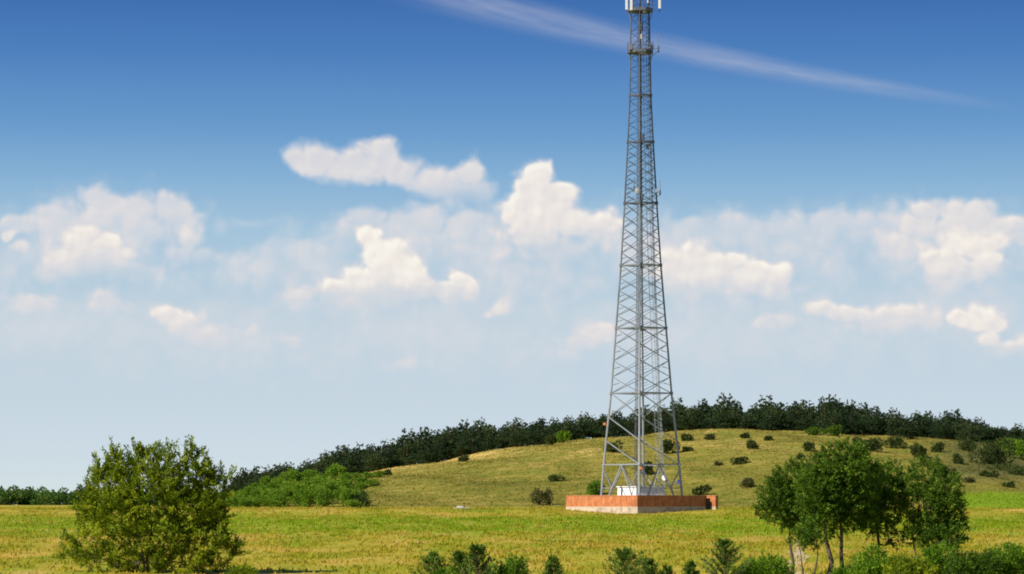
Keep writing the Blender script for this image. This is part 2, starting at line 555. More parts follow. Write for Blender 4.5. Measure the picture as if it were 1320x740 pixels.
DRY = [(0.165, 0.195, 0.010, 1), (0.275, 0.255, 0.019, 1), (0.37, 0.29, 0.036, 1), (0.50, 0.335, 0.10, 1)]
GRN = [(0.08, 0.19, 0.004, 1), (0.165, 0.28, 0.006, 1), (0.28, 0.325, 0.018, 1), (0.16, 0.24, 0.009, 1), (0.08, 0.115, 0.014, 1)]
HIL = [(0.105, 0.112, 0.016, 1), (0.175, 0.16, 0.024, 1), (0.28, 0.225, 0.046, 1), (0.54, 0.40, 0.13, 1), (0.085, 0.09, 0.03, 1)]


def land_mat(name, hill, blades=False):
    m, n, b = material(name)
    c, fin = land_colour(n, hill)
    b.inputs['Specular IOR Level'].default_value = 0.08
    b.inputs['Roughness'].default_value = 0.9
    if blades:
        at = n.node('ShaderNodeAttribute', attribute_name='tint').outputs['Fac']
        c = n.mix(1.0, c, n.ramp(at, [(0.0, (1.0, 1.06, 0.95, 1)), (0.5, (1.27, 1.25, 1.22, 1)), (1.0, (1.6, 1.5, 1.55, 1))]), 'MULTIPLY')
        t = n.node('ShaderNodeBsdfTranslucent')
        n.put(t.inputs['Color'], c)
        mx = n.node('ShaderNodeMixShader')
        mx.inputs[0].default_value = 0.5
        n.nt.links.new(b.outputs[0], mx.inputs[1])
        n.nt.links.new(t.outputs[0], mx.inputs[2])
        n.nt.links.new(mx.outputs[0], n.nt.nodes['Material Output'].inputs['Surface'])
    else:
        bp = n.node('ShaderNodeBump')
        bp.inputs['Strength'].default_value = 0.6
        bp.inputs['Distance'].default_value = 0.3
        n.put(bp.inputs['Height'], fin)
        n.put(b.inputs['Normal'], bp.outputs[0])
    n.put(b.inputs['Base Color'], c)
    return m


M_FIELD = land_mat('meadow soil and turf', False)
M_HILL = land_mat('dry hill turf', True)
M_FBLADE = land_mat('meadow grass blades', False, True)
M_HBLADE = land_mat('hill grass blades', True, True)

ys = np.concatenate([np.arange(-200, 100, 10), np.arange(100, 480, 2.5), np.geomspace(480, 9000, 50)])
xs = np.concatenate([-np.geomspace(3000, 160, 22), np.arange(-150, 150.1, 3), np.geomspace(160, 3000, 22)])
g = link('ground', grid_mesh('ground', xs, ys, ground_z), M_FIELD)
props(g, 'flat meadow of dry gold and green grass reaching to the horizon', None, None, 'structure')
ys = np.concatenate([np.arange(424, 620, 2.0), np.arange(620, 985, 10)])
xs = np.concatenate([np.arange(-320, -100, 6), np.arange(-100, 160, 2.0), np.arange(160, 400, 6)])
hl = link('hill', grid_mesh('hill', xs, ys, hill_z), M_HILL)
props(hl, 'rounded hill of dry olive and gold grass behind the mast', None, None, 'structure')


# -------- grass
def blades(name, pts_x, pts_y, zf, h0, h1, mat, per=3, w=0.05, lean=0.35):
    n = len(pts_x)
    bx = np.repeat(pts_x, per) + rng.normal(0, 0.12, n * per)
    by = np.repeat(pts_y, per) + rng.normal(0, 0.12, n * per)
    bz = zf(bx, by) - 0.02
    k = n * per
    hh = rng.uniform(h0, h1, k) * np.repeat(rng.uniform(0.6, 1.25, n), per)
    ang = rng.uniform(0, 2 * math.pi, k)
    ww = w * rng.uniform(0.6, 1.5, k)
    lx, ly = rng.normal(0.1, lean, k) * hh, rng.normal(0, lean, k) * hh
    cx, cy = np.cos(ang) * ww, np.sin(ang) * ww
    V = np.empty((k, 4, 3))
    V[:, 0] = np.stack([bx - cx, by - cy, bz], 1)
    V[:, 1] = np.stack([bx + cx, by + cy, bz], 1)
    V[:, 2] = np.stack([bx + lx + cx * 0.35, by + ly + cy * 0.35, bz + hh], 1)
    V[:, 3] = np.stack([bx + lx - cx * 0.35, by + ly - cy * 0.35, bz + hh], 1)
    Q = np.arange(k * 4).reshape(k, 4)
    t = np.clip(np.repeat(rng.normal(0.5, 0.22, n), per), 0, 1)
    return link(name, np_mesh(name, V.reshape(-1, 3), Q, np.repeat(t, 4)), mat)


def field_points(n):
    # even over the meadow in front of the hill
    y = np.sqrt(rng.uniform(128 ** 2, 448 ** 2, n * 2))
    u = rng.uniform(-60, 1380, n * 2)
    # clumped
    x = X(u, y)
    k = (np.sin(x * 0.7 + 2 * np.sin(y * 0.21)) * np.sin(y * 0.33 + x * 0.2) + rng.normal(0, 0.6, n * 2)) > -0.1
    x, y = x[k][:n], y[k][:n]
    # keep clear of the walled yard
    c, s = math.cos(R(45)), math.sin(R(45))
    dxx, dyy = x - X(826, 394), y - 394
    out = np.abs(dxx) + np.abs(dyy) > 9.9
    return x[out], y[out]


fx, fy = field_points(52000)
gr = blades('meadow_grass', fx, fy, ground_z, 0.10, 0.24, M_FBLADE, per=3, w=0.05)
props(gr, 'gold and green meadow grass growing all over the flat field', None, None, 'stuff')
hx = rng.uniform(60, 1400, 60000)
hy = rng.uniform(428, 618, 60000)
hxx = X(hx, hy)
k = hill_z(hxx, hy) > ground_z(hxx, hy) + 0.02
hg = blades('hill_grass', hxx[k], hy[k], hill_z, 0.07, 0.2, M_HBLADE, per=2, w=0.09)
props(hg, 'dry tufted grass covering the slope of the hill', None, None, 'stuff')

# ------------------------------------------------------------------ foliage builders
def unit(v):
    return v / np.maximum(np.linalg.norm(v, axis=-1, keepdims=True), 1e-9)


def leaves(P0, D, L, W, tint, r):
    """diamond leaves at P0 along D"""
    n = len(P0)
    D = unit(D)
    S = unit(np.cross(D, r.normal(0, 1, (n, 3))))
    L = np.broadcast_to(np.asarray(L, float), (n,))[:, None]
    W = np.broadcast_to(np.asarray(W, float), (n,))[:, None]
    N = unit(np.cross(D, S))
    V = np.empty((n, 4, 3))
    V[:, 0] = P0
    V[:, 1] = P0 + D * L * 0.45 + S * W * 0.5 + N * W * 0.12
    V[:, 2] = P0 + D * L
    V[:, 3] = P0 + D * L * 0.45 - S * W * 0.5 + N * W * 0.12
    return V.reshape(-1, 3), np.arange(n * 4).reshape(n, 4), np.repeat(tint, 4)


def sprays(lobes, n, ln, per, L, W, upw=0.5, surf=0.6, r=rng, spread=0.8, out=1.0, droop=0.0, jit=0.12):
    """leafy twigs sprouting from ellipsoid lobes (cx,cy,cz,rx,ry,rz); returns leaf mesh arrays and twig lines"""
    lo = np.array(lobes, float)
    vol = (lo[:, 3] * lo[:, 4] * lo[:, 5]) ** 0.72
    idx = r.choice(len(lo), n, p=vol / vol.sum())
    d = unit(r.normal(0, 1, (n, 3)))
    rad = np.where(r.uniform(0, 1, n) < surf, r.uniform(0.72, 1.0, n), r.uniform(0, 1, n) ** (1 / 3))
    o = lo[idx, :3] + d * rad[:, None] * lo[idx, 3:]
    sd = unit(d * out + np.array([0, 0, upw]) + r.normal(0, 0.4, (n, 3)))
    sl_ = ln * r.uniform(0.5, 1.3, n)
    t = r.uniform(0, 1, (n, per))
    bend = np.array([0, 0, -droop])
    pos = o[:, None, :] + sd[:, None, :] * (t * sl_[:, None])[:, :, None] + bend * ((t ** 2) * sl_[:, None])[:, :, None]
    pos = pos + r.normal(0, 1, pos.shape) * jit * ln
    ld = sd[:, None, :] + r.normal(0, spread, (n, per, 3)) * 0.75
    tint = np.clip(r.normal(0.5, 0.2, n)[:, None] + r.normal(0, 0.12, (n, per)), 0, 1)
    k = n * per
    V, Q, T = leaves(pos.reshape(k, 3), ld.reshape(k, 3), L * r.uniform(0.6, 1.3, k), W * r.uniform(0.6, 1.3, k), tint.ravel(), r)
    return V, Q, T, o, sd


def crown(name, lobes, n, ln, per, L, W, mat, parent, **kw):
    V, Q, T, o, sd = sprays(lobes, n, ln, per, L, W, **kw)
    return link(name, np_mesh(name, V, Q, T), mat, parent), o


def wobble(p, q, n, amp, r):
    p, q = np.array(p, float), np.array(q, float)
    pts = [p + (q - p) * t for t in np.linspace(0, 1, n)]
    return [tuple(a + (r.normal(0, amp, 3) if 0 < i < n - 1 else 0)) for i, a in enumerate(pts)]


def limb_tree(lobes, stems, r, tw=0.02):
    """tapered stems with a limb to every lobe; stems = list of (base, top, radius)"""
    mb = MB()
    st = []
    for b, t, rad in stems:
        pts = wobble(b, t, 7, 0.10 * rad / 0.1, r)
        mb.poly_tube(pts, [rad * (1.25 if i == 0 else 1 - 0.13 * i) for i in range(7)], 8)
        st.append((pts, rad))
    for (cx, cy, cz, rx, ry, rz) in lobes:
        best = None
        for pts, rad in st:
            for i, p in enumerate(pts[1:], 1):
                if p[2] < cz + 0.2 * rz:
                    d = math.dist(p, (cx, cy, cz)) + 0.2 * i
                    if best is None or d < best[0]:
                        best = (d, p, rad * (1 - 0.13 * i) * 0.75)
        if best is None:
            best = (0, st[0][0][1], st[0][1] * 0.5)
        _, p, rr = best
        c = (cx, cy, cz)
        lp = wobble(p, c, 5, 0.08, r)
        mb.poly_tube(lp, [rr * (1 - 0.17 * i) for i in range(5)], 6)
        for _ in range(6):
            d = unit(r.normal(0, 1, 3) + np.array([0, 0, 0.4]))
            e = (cx + d[0] * rx * 0.9, cy + d[1] * ry * 0.9, cz + d[2] * rz * 0.9)
            mb.poly_tube(wobble(lp[2 + int(r.integers(0, 3))], e, 4, 0.05, r), [rr * 0.35, rr * 0.28, rr * 0.2, rr * 0.1], 5)
    return mb


def copy_thing(root):
    c = root.copy()
    col.objects.link(c)
    for ch in root.children:
        d = ch.copy()
        col.objects.link(d)
        d.parent = c
    return c


M_BARK = plain('grey brown bark', (0.085, 0.066, 0.05, 1), 0.9, var=0.4, scale=6)
M_PALEBARK = plain('pale bark', (0.36, 0.32, 0.26, 1), 0.85, var=0.45, scale=5)
M_PINEBARK = plain('pine bark', (0.16, 0.10, 0.07, 1), 0.9, var=0.4, scale=4)
M_ELM = leaf_mat('olive green leaves', (0.04, 0.075, 0.005, 1), (0.17, 0.235, 0.008, 1), (0.50, 0.53, 0.022, 1), 0.4, 0.0)
M_DARKBROAD = leaf_mat('deep green leaves', (0.022, 0.055, 0.005, 1), (0.08, 0.155, 0.010, 1), (0.20, 0.30, 0.02, 1), 0.3, 0.08)
M_CONIFER = leaf_mat('blue green needles', (0.03, 0.07, 0.008, 1), (0.09, 0.165, 0.016, 1), (0.21, 0.29, 0.03, 1), 0.2, 0.06)
M_FRESH = leaf_mat('fresh green leaves', (0.05, 0.12, 0.008, 1), (0.11, 0.22, 0.012, 1), (0.2, 0.32, 0.03, 1), 0.4, 0.04)
M_MIDGREEN = leaf_mat('mid green leaves', (0.045, 0.115, 0.006, 1), (0.13, 0.25, 0.012, 1), (0.28, 0.40, 0.02, 1), 0.35, 0.05)
M_PINE = leaf_mat('dark pine needles', (0.010, 0.028, 0.011, 1), (0.036, 0.068, 0.022, 1), (0.105, 0.13, 0.034, 1), 0.2, 0.18, scale=0.4)
M_WOOD = leaf_mat('young wood leaves', (0.075, 0.16, 0.010, 1), (0.16, 0.29, 0.018, 1), (0.33, 0.42, 0.04, 1), 0.35, 0.12, scale=0.4)
M_FAR = leaf_mat('far tree leaves', (0.04, 0.10, 0.02, 1), (0.09, 0.18, 0.03, 1), (0.18, 0.25, 0.045, 1), 0.3, 0.2, scale=0.3)
M_SCRUB = leaf_mat('dark scrub leaves', (0.018, 0.036, 0.010, 1), (0.05, 0.078, 0.016, 1), (0.13, 0.155, 0.03, 1), 0.25, 0.10, scale=0.8)
M_DRYSCRUB = leaf_mat('grey green scrub leaves', (0.06, 0.065, 0.02, 1), (0.11, 0.11, 0.035, 1), (0.18, 0.16, 0.06, 1), 0.3, 0.05, scale=0.8)


def lobes_px(spec, Y, root, r, depth=0.9):
    """lobes given as (px, py, rx, ry[, dy]) in photo pixels at depth Y -> local ellipsoids about root"""
    out = []
    for s in spec:
        p = P(s[0], s[1], Y) - Vector(root)
        k = Y / F
        dyy = s[4] if len(s) > 4 else r.normal(0, 0.6)
        out.append((p.x, dyy, p.z, s[2] * k, (s[2] + s[3]) / 2 * k * depth, s[3] * k))
    return out


# ---- big bushy tree, left foreground
Y = 175.0
bx = X(195, Y)
rt = (bx, Y, zat(bx, Y) - 0.05)
t = empty('broadleaf_tree', rt, 'big bushy olive green tree at the left, many stemmed with sprays poking up', 'tree')
rr = np.random.default_rng(5)
sp = [(142, 628, 30, 26, -0.3), (176, 610, 28, 22, 0.4), (214, 606, 26, 20, -0.4), (247, 616, 28, 22, 0.2), (274, 634, 24, 22, 0.4), (120, 648, 22, 20, 0.3),
      (196, 640, 46, 26, -0.9), (248, 652, 36, 22, -0.5), (276, 664, 24, 16, 0.4), (150, 664, 30, 20, -0.4), (112, 668, 14, 12, 0.2),
      (206, 684, 40, 22, -0.8), (266, 692, 28, 18, -0.3), (292, 706, 17, 12, 0.1), (158, 696, 26, 18, 0.6), (108, 694, 18, 11, -0.4), (92, 712, 17, 12, -0.2),
      (128, 722, 26, 14, -0.5), (182, 724, 36, 16, 0.2), (238, 722, 34, 16, -0.4), (276, 728, 18, 10, 0.3), (262, 612, 14, 14, 0.8), (150, 604, 16, 14, 0.9)]
lb = lobes_px([(195 + (q[0] - 195) * 0.97, q[1] + 3, q[2] * 0.86, q[3] * 0.83, q[4]) for q in sp], Y, rt, rr)
stems = [((-0.5, 0, 0), (-2.0, 0.2, 4.0), 0.08), ((0.0, 0.1, 0), (0.0, 0.1, 4.6), 0.10), ((0.2, -0.1, 0), (1.9, -0.2, 4.3), 0.09), ((-0.2, -0.1, 0), (-0.9, -0.3, 4.2), 0.075), ((0.35, 0.1, 0), (3.0, 0.3, 3.5), 0.08)]
limb_tree(lb, stems, rr).build('trunk', M_BARK, t, True)
V1 = sprays(lb, 1220, 0.85, 58, 0.155, 0.075, jit=0.075, upw=0.7, surf=0.72, r=rr, spread=0.7)
# taller sprays along the top outline
top = lobes_px([(147, 592, 4, 8, 0.3), (178, 590, 8, 7, 0.0), (186, 588, 5, 7, 0.3), (212, 590, 8, 7, -0.3), (243, 592, 8, 8, 0.1), (112, 614, 5, 7, 0.2), (128, 606, 6, 7, 0.1), (272, 606, 8, 7, 0.0), (292, 622, 7, 6, 0.2)], Y, rt, rr)
V2 = sprays(top, 70, 0.85, 66, 0.155, 0.075, upw=1.5, surf=0.3, r=rr, spread=0.55, jit=0.07)
VV = np.concatenate([V1[0], V2[0]])
QQ = np.concatenate([V1[1], V2[1] + len(V1[0])])
link('crown', np_mesh('crown', VV, QQ, np.concatenate([V1[2], V2[2]])), M_ELM, t)

# ---- group of small trees, right foreground
RT = [
    (1019, 172, 'left tree of the right foreground group, slim bare trunk beside the sandy path',
     [(1000, 640, 24, 26), (1022, 622, 28, 24), (1008, 660, 28, 20), (1036, 650, 24, 28), (986, 656, 14, 10), (1030, 672, 20, 12)],
     [(1019, 640, 0.10)]),
    (1078, 170, 'tallest tree of the right foreground group, dark rounded crown on twin trunks',
     [(1085, 596, 34, 24), (1062, 612, 34, 26), (1108, 616, 30, 28), (1080, 638, 44, 30), (1054, 650, 28, 24), (1104, 655, 30, 24), (1076, 670, 30, 18), (1098, 583, 16, 13), (1048, 628, 24, 22)],
     [(1068, 610, 0.15), (1086, 600, 0.12)]),
    (1042, 168, 'small drooping tree under the tall trees of the right group',
     [(1040, 686, 13, 14), (1048, 696, 12, 10), (1034, 694, 9, 9)],
     [(1051, 690, 0.06), (1036, 690, 0.05)]),
    (1132, 173, 'middle right tree of the foreground group with layered crown and low side branch',
     [(1136, 618, 30, 24), (1148, 630, 20, 20), (1122, 640, 28, 24), (1140, 656, 28, 18), (1120, 664, 20, 14), (1134, 680, 20, 11), (1154, 692, 16, 8)],
     [(1132, 620, 0.11)]),
    (1196, 171, 'rightmost tree of the foreground group, dense dark crown hanging near the ground',
     [(1198, 618, 26, 27), (1217, 630, 20, 26), (1190, 650, 26, 26), (1222, 660, 23, 26), (1204, 676, 32, 22), (1230, 684, 18, 18), (1188, 690, 16, 12), (1214, 696, 25, 14)],
     [(1196, 640, 0.11), (1178, 660, 0.07)]),
]
for i, (px, Y, lab, sp, stm) in enumerate(RT):
    rr = np.random.default_rng(40 + i)
    x = X(px, Y)
    rt = (x, Y, zat(x, Y) - 0.05)
    t = empty('broadleaf_tree', rt, lab, 'tree', 'group of small trees in the right foreground')
    lb = lobes_px([(q[0], q[1], q[2] * 0.95, q[3] * 0.92) for q in sp], Y, rt, rr, 1.0)
    stems = []
    for j, (tx, ty, rad) in enumerate(stm):
        p = P(tx, ty, Y) - Vector(rt)
        stems.append(((p.x * 0.98, 0.15 * j, 0), (p.x + rr.normal(0, 0.15), 0.1 * j, p.z), rad))
    limb_tree(lb, stems, rr).build('trunk', M_BARK, t, True)
    n = int(sum((l[3] * l[4] * l[5]) ** 0.72 for l in lb) * 195) + 25
    crown('crown', lb, n, 0.42, 22, 0.13, 0.07, M_DARKBROAD, t, upw=0.35, surf=0.66, jit=0.10, r=rr)

# ---- bushes along the bottom edge
def bush(px, top, half, Y, kind, label, cat, seed, group='bushes along the bottom edge'):
    rr = np.random.default_rng(seed)
    x = X(px, Y)
    z0 = zat(x, Y) - 0.05
    hgt = P(px, top + (2.5 if kind == 'conifer' else 0), Y).z - z0
    w = half * Y / F * (1.35 if kind == 'conifer' else 1.15)
    name = {'conifer': 'conifer_sapling'}.get(kind, 'bush')
    t = empty(name, (x, Y, z0), label, cat, group)
    mb = MB()
    if kind == 'conifer':
        mb.poly_tube(wobble((0, 0, 0), (0, 0, hgt * 0.96), 6, 0.02, rr), [0.06, 0.05, 0.04, 0.03, 0.02, 0.008], 6)
        V, Q, T = [], [], []
        nb = 0
        for zz in np.arange(hgt * 0.08, hgt, 0.16):
            f = zz / hgt
            rad = w * 1.5 * (1 - f) ** 0.7 + 0.08
            for k_ in range(6):
                a = rr.uniform(0, 2 * math.pi)
                ln = rad * rr.uniform(0.6, 1.1)
                d = np.array([math.cos(a), math.sin(a), rr.uniform(0.5, 1.2)])
                d /= np.linalg.norm(d)
                p0 = np.array([0, 0, zz])
                mb.poly_tube([tuple(p0), tuple(p0 + d * ln)], [0.014, 0.005], 4)
                m_ = 22
                tt = rr.uniform(0.15, 1.05, m_)
                pos = p0 + d * (tt * ln)[:, None] + rr.normal(0, 0.025, (m_, 3))
                ld = d + rr.normal(0, 0.55, (m_, 3)) + np.array([0, 0, 0.35])
                v, q, tn = leaves(pos, ld, 0.20 * rr.uniform(0.6, 1.3, m_), 0.06, np.clip(rr.normal(0.5, 0.15) + rr.normal(0, 0.12, m_), 0, 1), rr)
                V.append(v); Q.append(q + nb); T.append(tn)
                nb += len(v)
        mb.build('trunk', M_PINEBARK, t, True)
        link('crown', np_mesh('crown', np.concatenate(V), np.concatenate(Q), np.concatenate(T)), M_CONIFER, t)
    else:
        mat = {'fresh': M_FRESH, 'mid': M_MIDGREEN, 'dark': M_DARKBROAD, 'olive': M_ELM}[kind]
        lb = []
        nl = max(3, int(half / 9))
        for k_ in range(nl):
            fx_ = (k_ + 0.5) / nl * 2 - 1
            hh = hgt * (1 - 0.35 * abs(fx_) ** 2) * rr.uniform(0.78, 1.0)
            lw = w / nl * 1.5
            lb.append((fx_ * w * 0.8, rr.normal(0, 0.25), hh * 0.78 - 0.1, lw, lw * 1.1, hh * 0.22))
            lb.append((fx_ * w * 0.85, rr.normal(-0.2, 0.25), hh * 0.42, lw * 1.1, lw * 1.2, hh * 0.32))
        limb_tree(lb, [((rr.normal(0, 0.1), 0, 0), (fx_ * w * 0.6, 0, hgt * 0.7), 0.035) for fx_ in (-0.7, 0, 0.7)], rr).build('trunk', M_BARK, t, True)
        n = int(sum((l[3] * l[4] * l[5]) ** 0.72 for l in lb) * 330) + 30
        crown('crown', lb, n, 0.34, 14, 0.13, 0.06, mat, t, upw=0.9, surf=0.65, r=rr)
    return t


BUSH = [
    (559, 713, 20, 148, 'conifer', 'leftmost conifer sapling at the bottom edge, pointed and dark', 'conifer'),
    (593, 712, 15, 150, 'conifer', 'short conifer sapling left of the taller feathery one at the bottom', 'conifer'),
    (616, 703, 20, 147, 'conifer', 'feathery upright conifer sapling beside the bright green bush at the bottom', 'conifer'),
    (575, 727, 14, 146, 'mid', 'low green bush between two conifer saplings at the bottom left of centre', 'bush'),
    (641, 726, 14, 149, 'fresh', 'low yellow green bush left of the bright rounded one', 'bush'),
    (662, 711, 14, 148, 'fresh', 'bright fresh green rounded bush, the lightest at the bottom edge', 'bush'),
    (712, 719, 13, 150, 'conifer', 'small lone conifer sapling right of the bright green bush', 'conifer'),
    (806, 709, 26, 147, 'conifer', 'broad dark conifer sapling below the brick yard', 'conifer'),
    (836, 722, 14, 149, 'conifer', 'lower conifer sapling touching the broad dark one on its right', 'conifer'),
    (858, 731, 9, 150, 'conifer', 'tiny conifer sapling right of the broad dark conifer', 'conifer'),
    (890, 726, 8, 151, 'conifer', 'tiny slim conifer sapling left of the tall pointed one', 'conifer'),
    (934, 696, 24, 149, 'conifer', 'tall pointed conifer sapling left of the group of trees', 'conifer'),
    (962, 722, 16, 152, 'mid', 'low leafy bush between the tall sapling and the wide bush', 'bush'),
    (988, 709, 26, 150, 'mid', 'wide mid green bush at the foot of the slim left tree', 'bush'),
    (1092, 724, 14, 153, 'mid', 'small bush in front of the twin trunks of the tallest tree', 'bush'),
    (1126, 702, 22, 152, 'mid', 'loose green bush in front of the layered middle right tree', 'bush'),
    (1172, 712, 26, 150, 'olive', 'yellowish bush below the dense rightmost tree', 'bush'),
    (1212, 700, 24, 151, 'mid', 'green bush right of the yellowish one under the dense tree', 'bush'),
    (1252, 703, 28, 149, 'dark', 'dark green bush second from the right corner', 'bush'),
    (1296, 692, 34, 150, 'mid', 'tall green bush in the bottom right corner', 'bush'),
    (312, 729, 14, 165, 'olive', 'small olive tuft of a bush right of the big left tree', 'bush'),
    (1345, 702, 24, 151, 'mid', 'bush running out of the picture at the right edge', 'bush'),
]
for i, (px, top, half, Y, kind, lab, cat) in enumerate(BUSH):
    bush(px, top, half, Y, kind, lab, cat, 300 + i)

# ------------------------------------------------------------------ pines on the hill
def make_pine(seed, hgt, lab, grp):
    r = np.random.default_rng(seed)
    t = empty('pine_tree', (0, 0, 0), lab, 'pine tree', grp)
    mb = MB()
    mb.poly_tube(wobble((0, 0, -0.3), (r.normal(0, 0.15), 0, hgt * 0.88), 6, 0.06, r), [0.16, 0.14, 0.12, 0.09, 0.06, 0.02], 6)
    lb = []
    w = hgt * r.uniform(0.29, 0.36)
    z = hgt * r.uniform(0.14, 0.24)
    while z < hgt * 0.93:
        f = (z / hgt - 0.15) / 0.85
        rad = w * (1 - max(f, 0) ** 2.2) * r.uniform(0.75, 1.15) + 0.26
        for k_ in range(2 if f < 0.7 else 1):
            a = r.uniform(0, 2 * math.pi)
            o = rad * (0.5 if f < 0.7 else 0.15)
            c = (math.cos(a) * o, math.sin(a) * o, z)
            lb.append((c[0], c[1], c[2], rad * 0.8, rad * 0.8, hgt * 0.075))
            mb.poly_tube([(0, 0, z - 0.2), c], [0.05, 0.02], 4)
        z += hgt * 0.09
    mb.build('trunk', M_PINEBARK, t, True)
    crown('crown', lb, 720, 0.24, 9, 0.26, 0.18, M_PINE, t, upw=0.25, surf=0.6, r=r)
    return t


protos = [make_pine(70 + i, 6.6 + 0.35 * (i % 3), None, None) for i in range(7)]
ZONES = [
    (290, 500, 'dark pine on the low left shoulder of the hill above the bright green wood', 'pines on the left shoulder of the hill'),
    (500, 790, 'dark pine in the rising row along the crest left of the mast', 'pines along the crest left of the mast'),
    (790, 900, 'dark pine on the crest seen behind the mast', 'pines on the crest behind the mast'),
    (900, 1150, 'dark pine in the dense wood on the hilltop right of the mast', 'pines on the hilltop right of the mast'),
    (1150, 1500, 'dark pine where the hilltop wood slopes down at the far right', 'pines at the far right of the hilltop'),
]
used = set()
TOPX = [300, 330, 380, 440, 480, 520, 560, 600, 640, 690, 720, 760, 800, 840, 880, 940, 1000, 1060, 1100, 1150, 1200, 1250, 1300, 1340]
TOPY = [606, 599, 590, 574, 566, 560, 549, 541, 541, 540, 533, 530, 530, 521, 515, 513, 514, 511, 515, 524, 526, 533, 545, 552]
npine = 0
rows = [(588, 24, 0.5), (597, 22, 0.62), (604, 20, 0.60), (611, 17, 0.80), (621, 16, 0.95), (634, 16, 1.03)]
rp = np.random.default_rng(8)
for ri, (Yr, step, fr) in enumerate(rows):
    px = 300 + ri * 3.0
    while px < 1350:
        yy = Yr + rp.normal(0, 2.5)
        pp = px + rp.normal(0, 3.5)
        px += step * rp.uniform(0.75, 1.25)
        if ri < 2 and pp < 1165 + 20 * rp.normal():
            continue
        if ri == 2 and rp.uniform() < 0.25:
            continue
        # front rows start higher up on the left shoulder
        x = X(pp, yy)
        z = zat(x, yy)
        tp = np.interp(pp, TOPX, TOPY) + rp.normal(1, 2.4) + (0 if rp.uniform() < 0.65 else 6)
        zt = P(pp, tp, yy).z
        hh = max(3.6, (zt - z) * (fr + rp.normal(0, 0.05)))
        i = npine % 7
        if i not in used:
            o = protos[i]
            used.add(i)
        else:
            o = copy_thing(protos[i])
        for a, b, lab, grp in ZONES:
            if a <= pp < b or (b == 1500 and pp >= b):
                props(o, lab, 'pine tree', grp)
        h0 = 6.6 + 0.35 * (i % 3)
        s = hh / h0
        wv = rp.uniform(0.98, 1.3)
        o.location = (x, yy, z - 0.1)
        o.scale = (max(s, 0.75) * wv, max(s, 0.75) * wv, s)
        o.rotation_euler = (0, 0, rp.uniform(0, 6.28))
        npine += 1

# ------------------------------------------------------------------ young green wood on the left spur, far tree line
def make_round(name, seed, hgt, mat, wid=0.42, n=300, leaf=0.36):
    r = np.random.default_rng(seed)
    t = empty(name, (0, 0, 0), None, 'tree')
    lb = []
    for k_ in range(7):
        f = r.uniform(0.16, 0.8)
        a = r.uniform(0, 6.28)
        o = hgt * wid * 0.5 * (1 - abs(f - 0.5))
        lb.append((math.cos(a) * o, math.sin(a) * o, f * hgt, hgt * wid * 0.5, hgt * wid * 0.5, hgt * 0.17))
    lb.append((0, 0, hgt * 0.85, hgt * wid * 0.3, hgt * wid * 0.3, hgt * 0.15))
    limb_tree(lb[:4], [((0, 0, -0.3), (0, 0, hgt * 0.8), 0.10)], r).build('trunk', M_BARK, t, True)
    crown('crown', lb, n, 0.5, 8, leaf, leaf * 0.5, mat, t, upw=0.8, surf=0.6, r=r)
    return t


gp = [make_round('broadleaf_tree', 120 + i, 4.6, M_WOOD) for i in range(5)]
rg = np.random.default_rng(77)
cnt = 0
for Yr, step in ((452, 17), (464, 15), (478, 14), (494, 14), (512, 14), (532, 14)):
    px = 262 + rg.uniform(0, 10)
    while px < 492:
        pp = px + rg.normal(0, 3)
        yy = Yr + rg.normal(0, 3)
        px += step * rg.uniform(0.8, 1.2)
        if pp > 455 + (Yr - 452) * 0.45 and rg.uniform() < 0.7:
            continue
        x = X(pp, yy)
        z = zat(x, yy)
        top = np.interp(pp, [262, 300, 340, 380, 420, 460, 500], [634, 625, 612, 604, 600, 604, 622]) + rg.normal(3, 3)
        top += (540 - yy) * 0.30
        hh = float(np.clip(P(pp, top, yy).z - z, 1.3, 5.5))
        o = gp[cnt] if cnt < 5 else copy_thing(gp[int(rg.integers(0, 5))])
        props(o, 'light green young tree in the leafy wood at the left foot of the hill', 'tree', 'young trees of the leafy wood left of the hill')
        s = hh / 4.6
        o.location = (x, yy, z - 0.15)
        o.scale = (max(s, 0.6) * 1.15, max(s, 0.6) * 1.15, s)
        o.rotation_euler = (0, 0, rg.uniform(0, 6.28))
        cnt += 1

fp = [make_round('deciduous_tree', 140 + i, 6.0, M_FAR, 0.6, 170, 0.7) for i in range(4)]
cnt = 0
for Yr, step in ((1150, 9), (1175, 9), (1200, 10)):
    px = -70.0
    while px < 330:
        pp = px + rg.normal(0, 2)
        yy = Yr + rg.normal(0, 6)
        px += step * rg.uniform(0.7, 1.3)
        x = X(pp, yy)
        z = zat(x, yy)
        top = 631 + rg.normal(0, 2.2) + (4 if rg.uniform() < 0.3 else 0)
        hh = P(pp, top, yy).z - z
        o = fp[cnt] if cnt < 4 else copy_thing(fp[int(rg.integers(0, 4))])
        props(o, 'distant green tree in the low tree line on the left horizon', 'tree', 'distant tree line on the left horizon')
        s = hh / 6.0
        o.location = (x, yy, z - 0.3)
        o.scale = (s * 1.2, s * 1.2, s)
        o.rotation_euler = (0, 0, rg.uniform(0, 6.28))
        cnt += 1

# ------------------------------------------------------------------ shrubs on the slope
def on_hill(px, py):
    """the land point that shows at a photo pixel"""
    best = None
    for Y in np.arange(395, 640, 0.5):
        p = P(px, py, Y)
        if zat(p.x, Y) >= p.z:
            best = p
            break
    return best or P(px, py, 600)


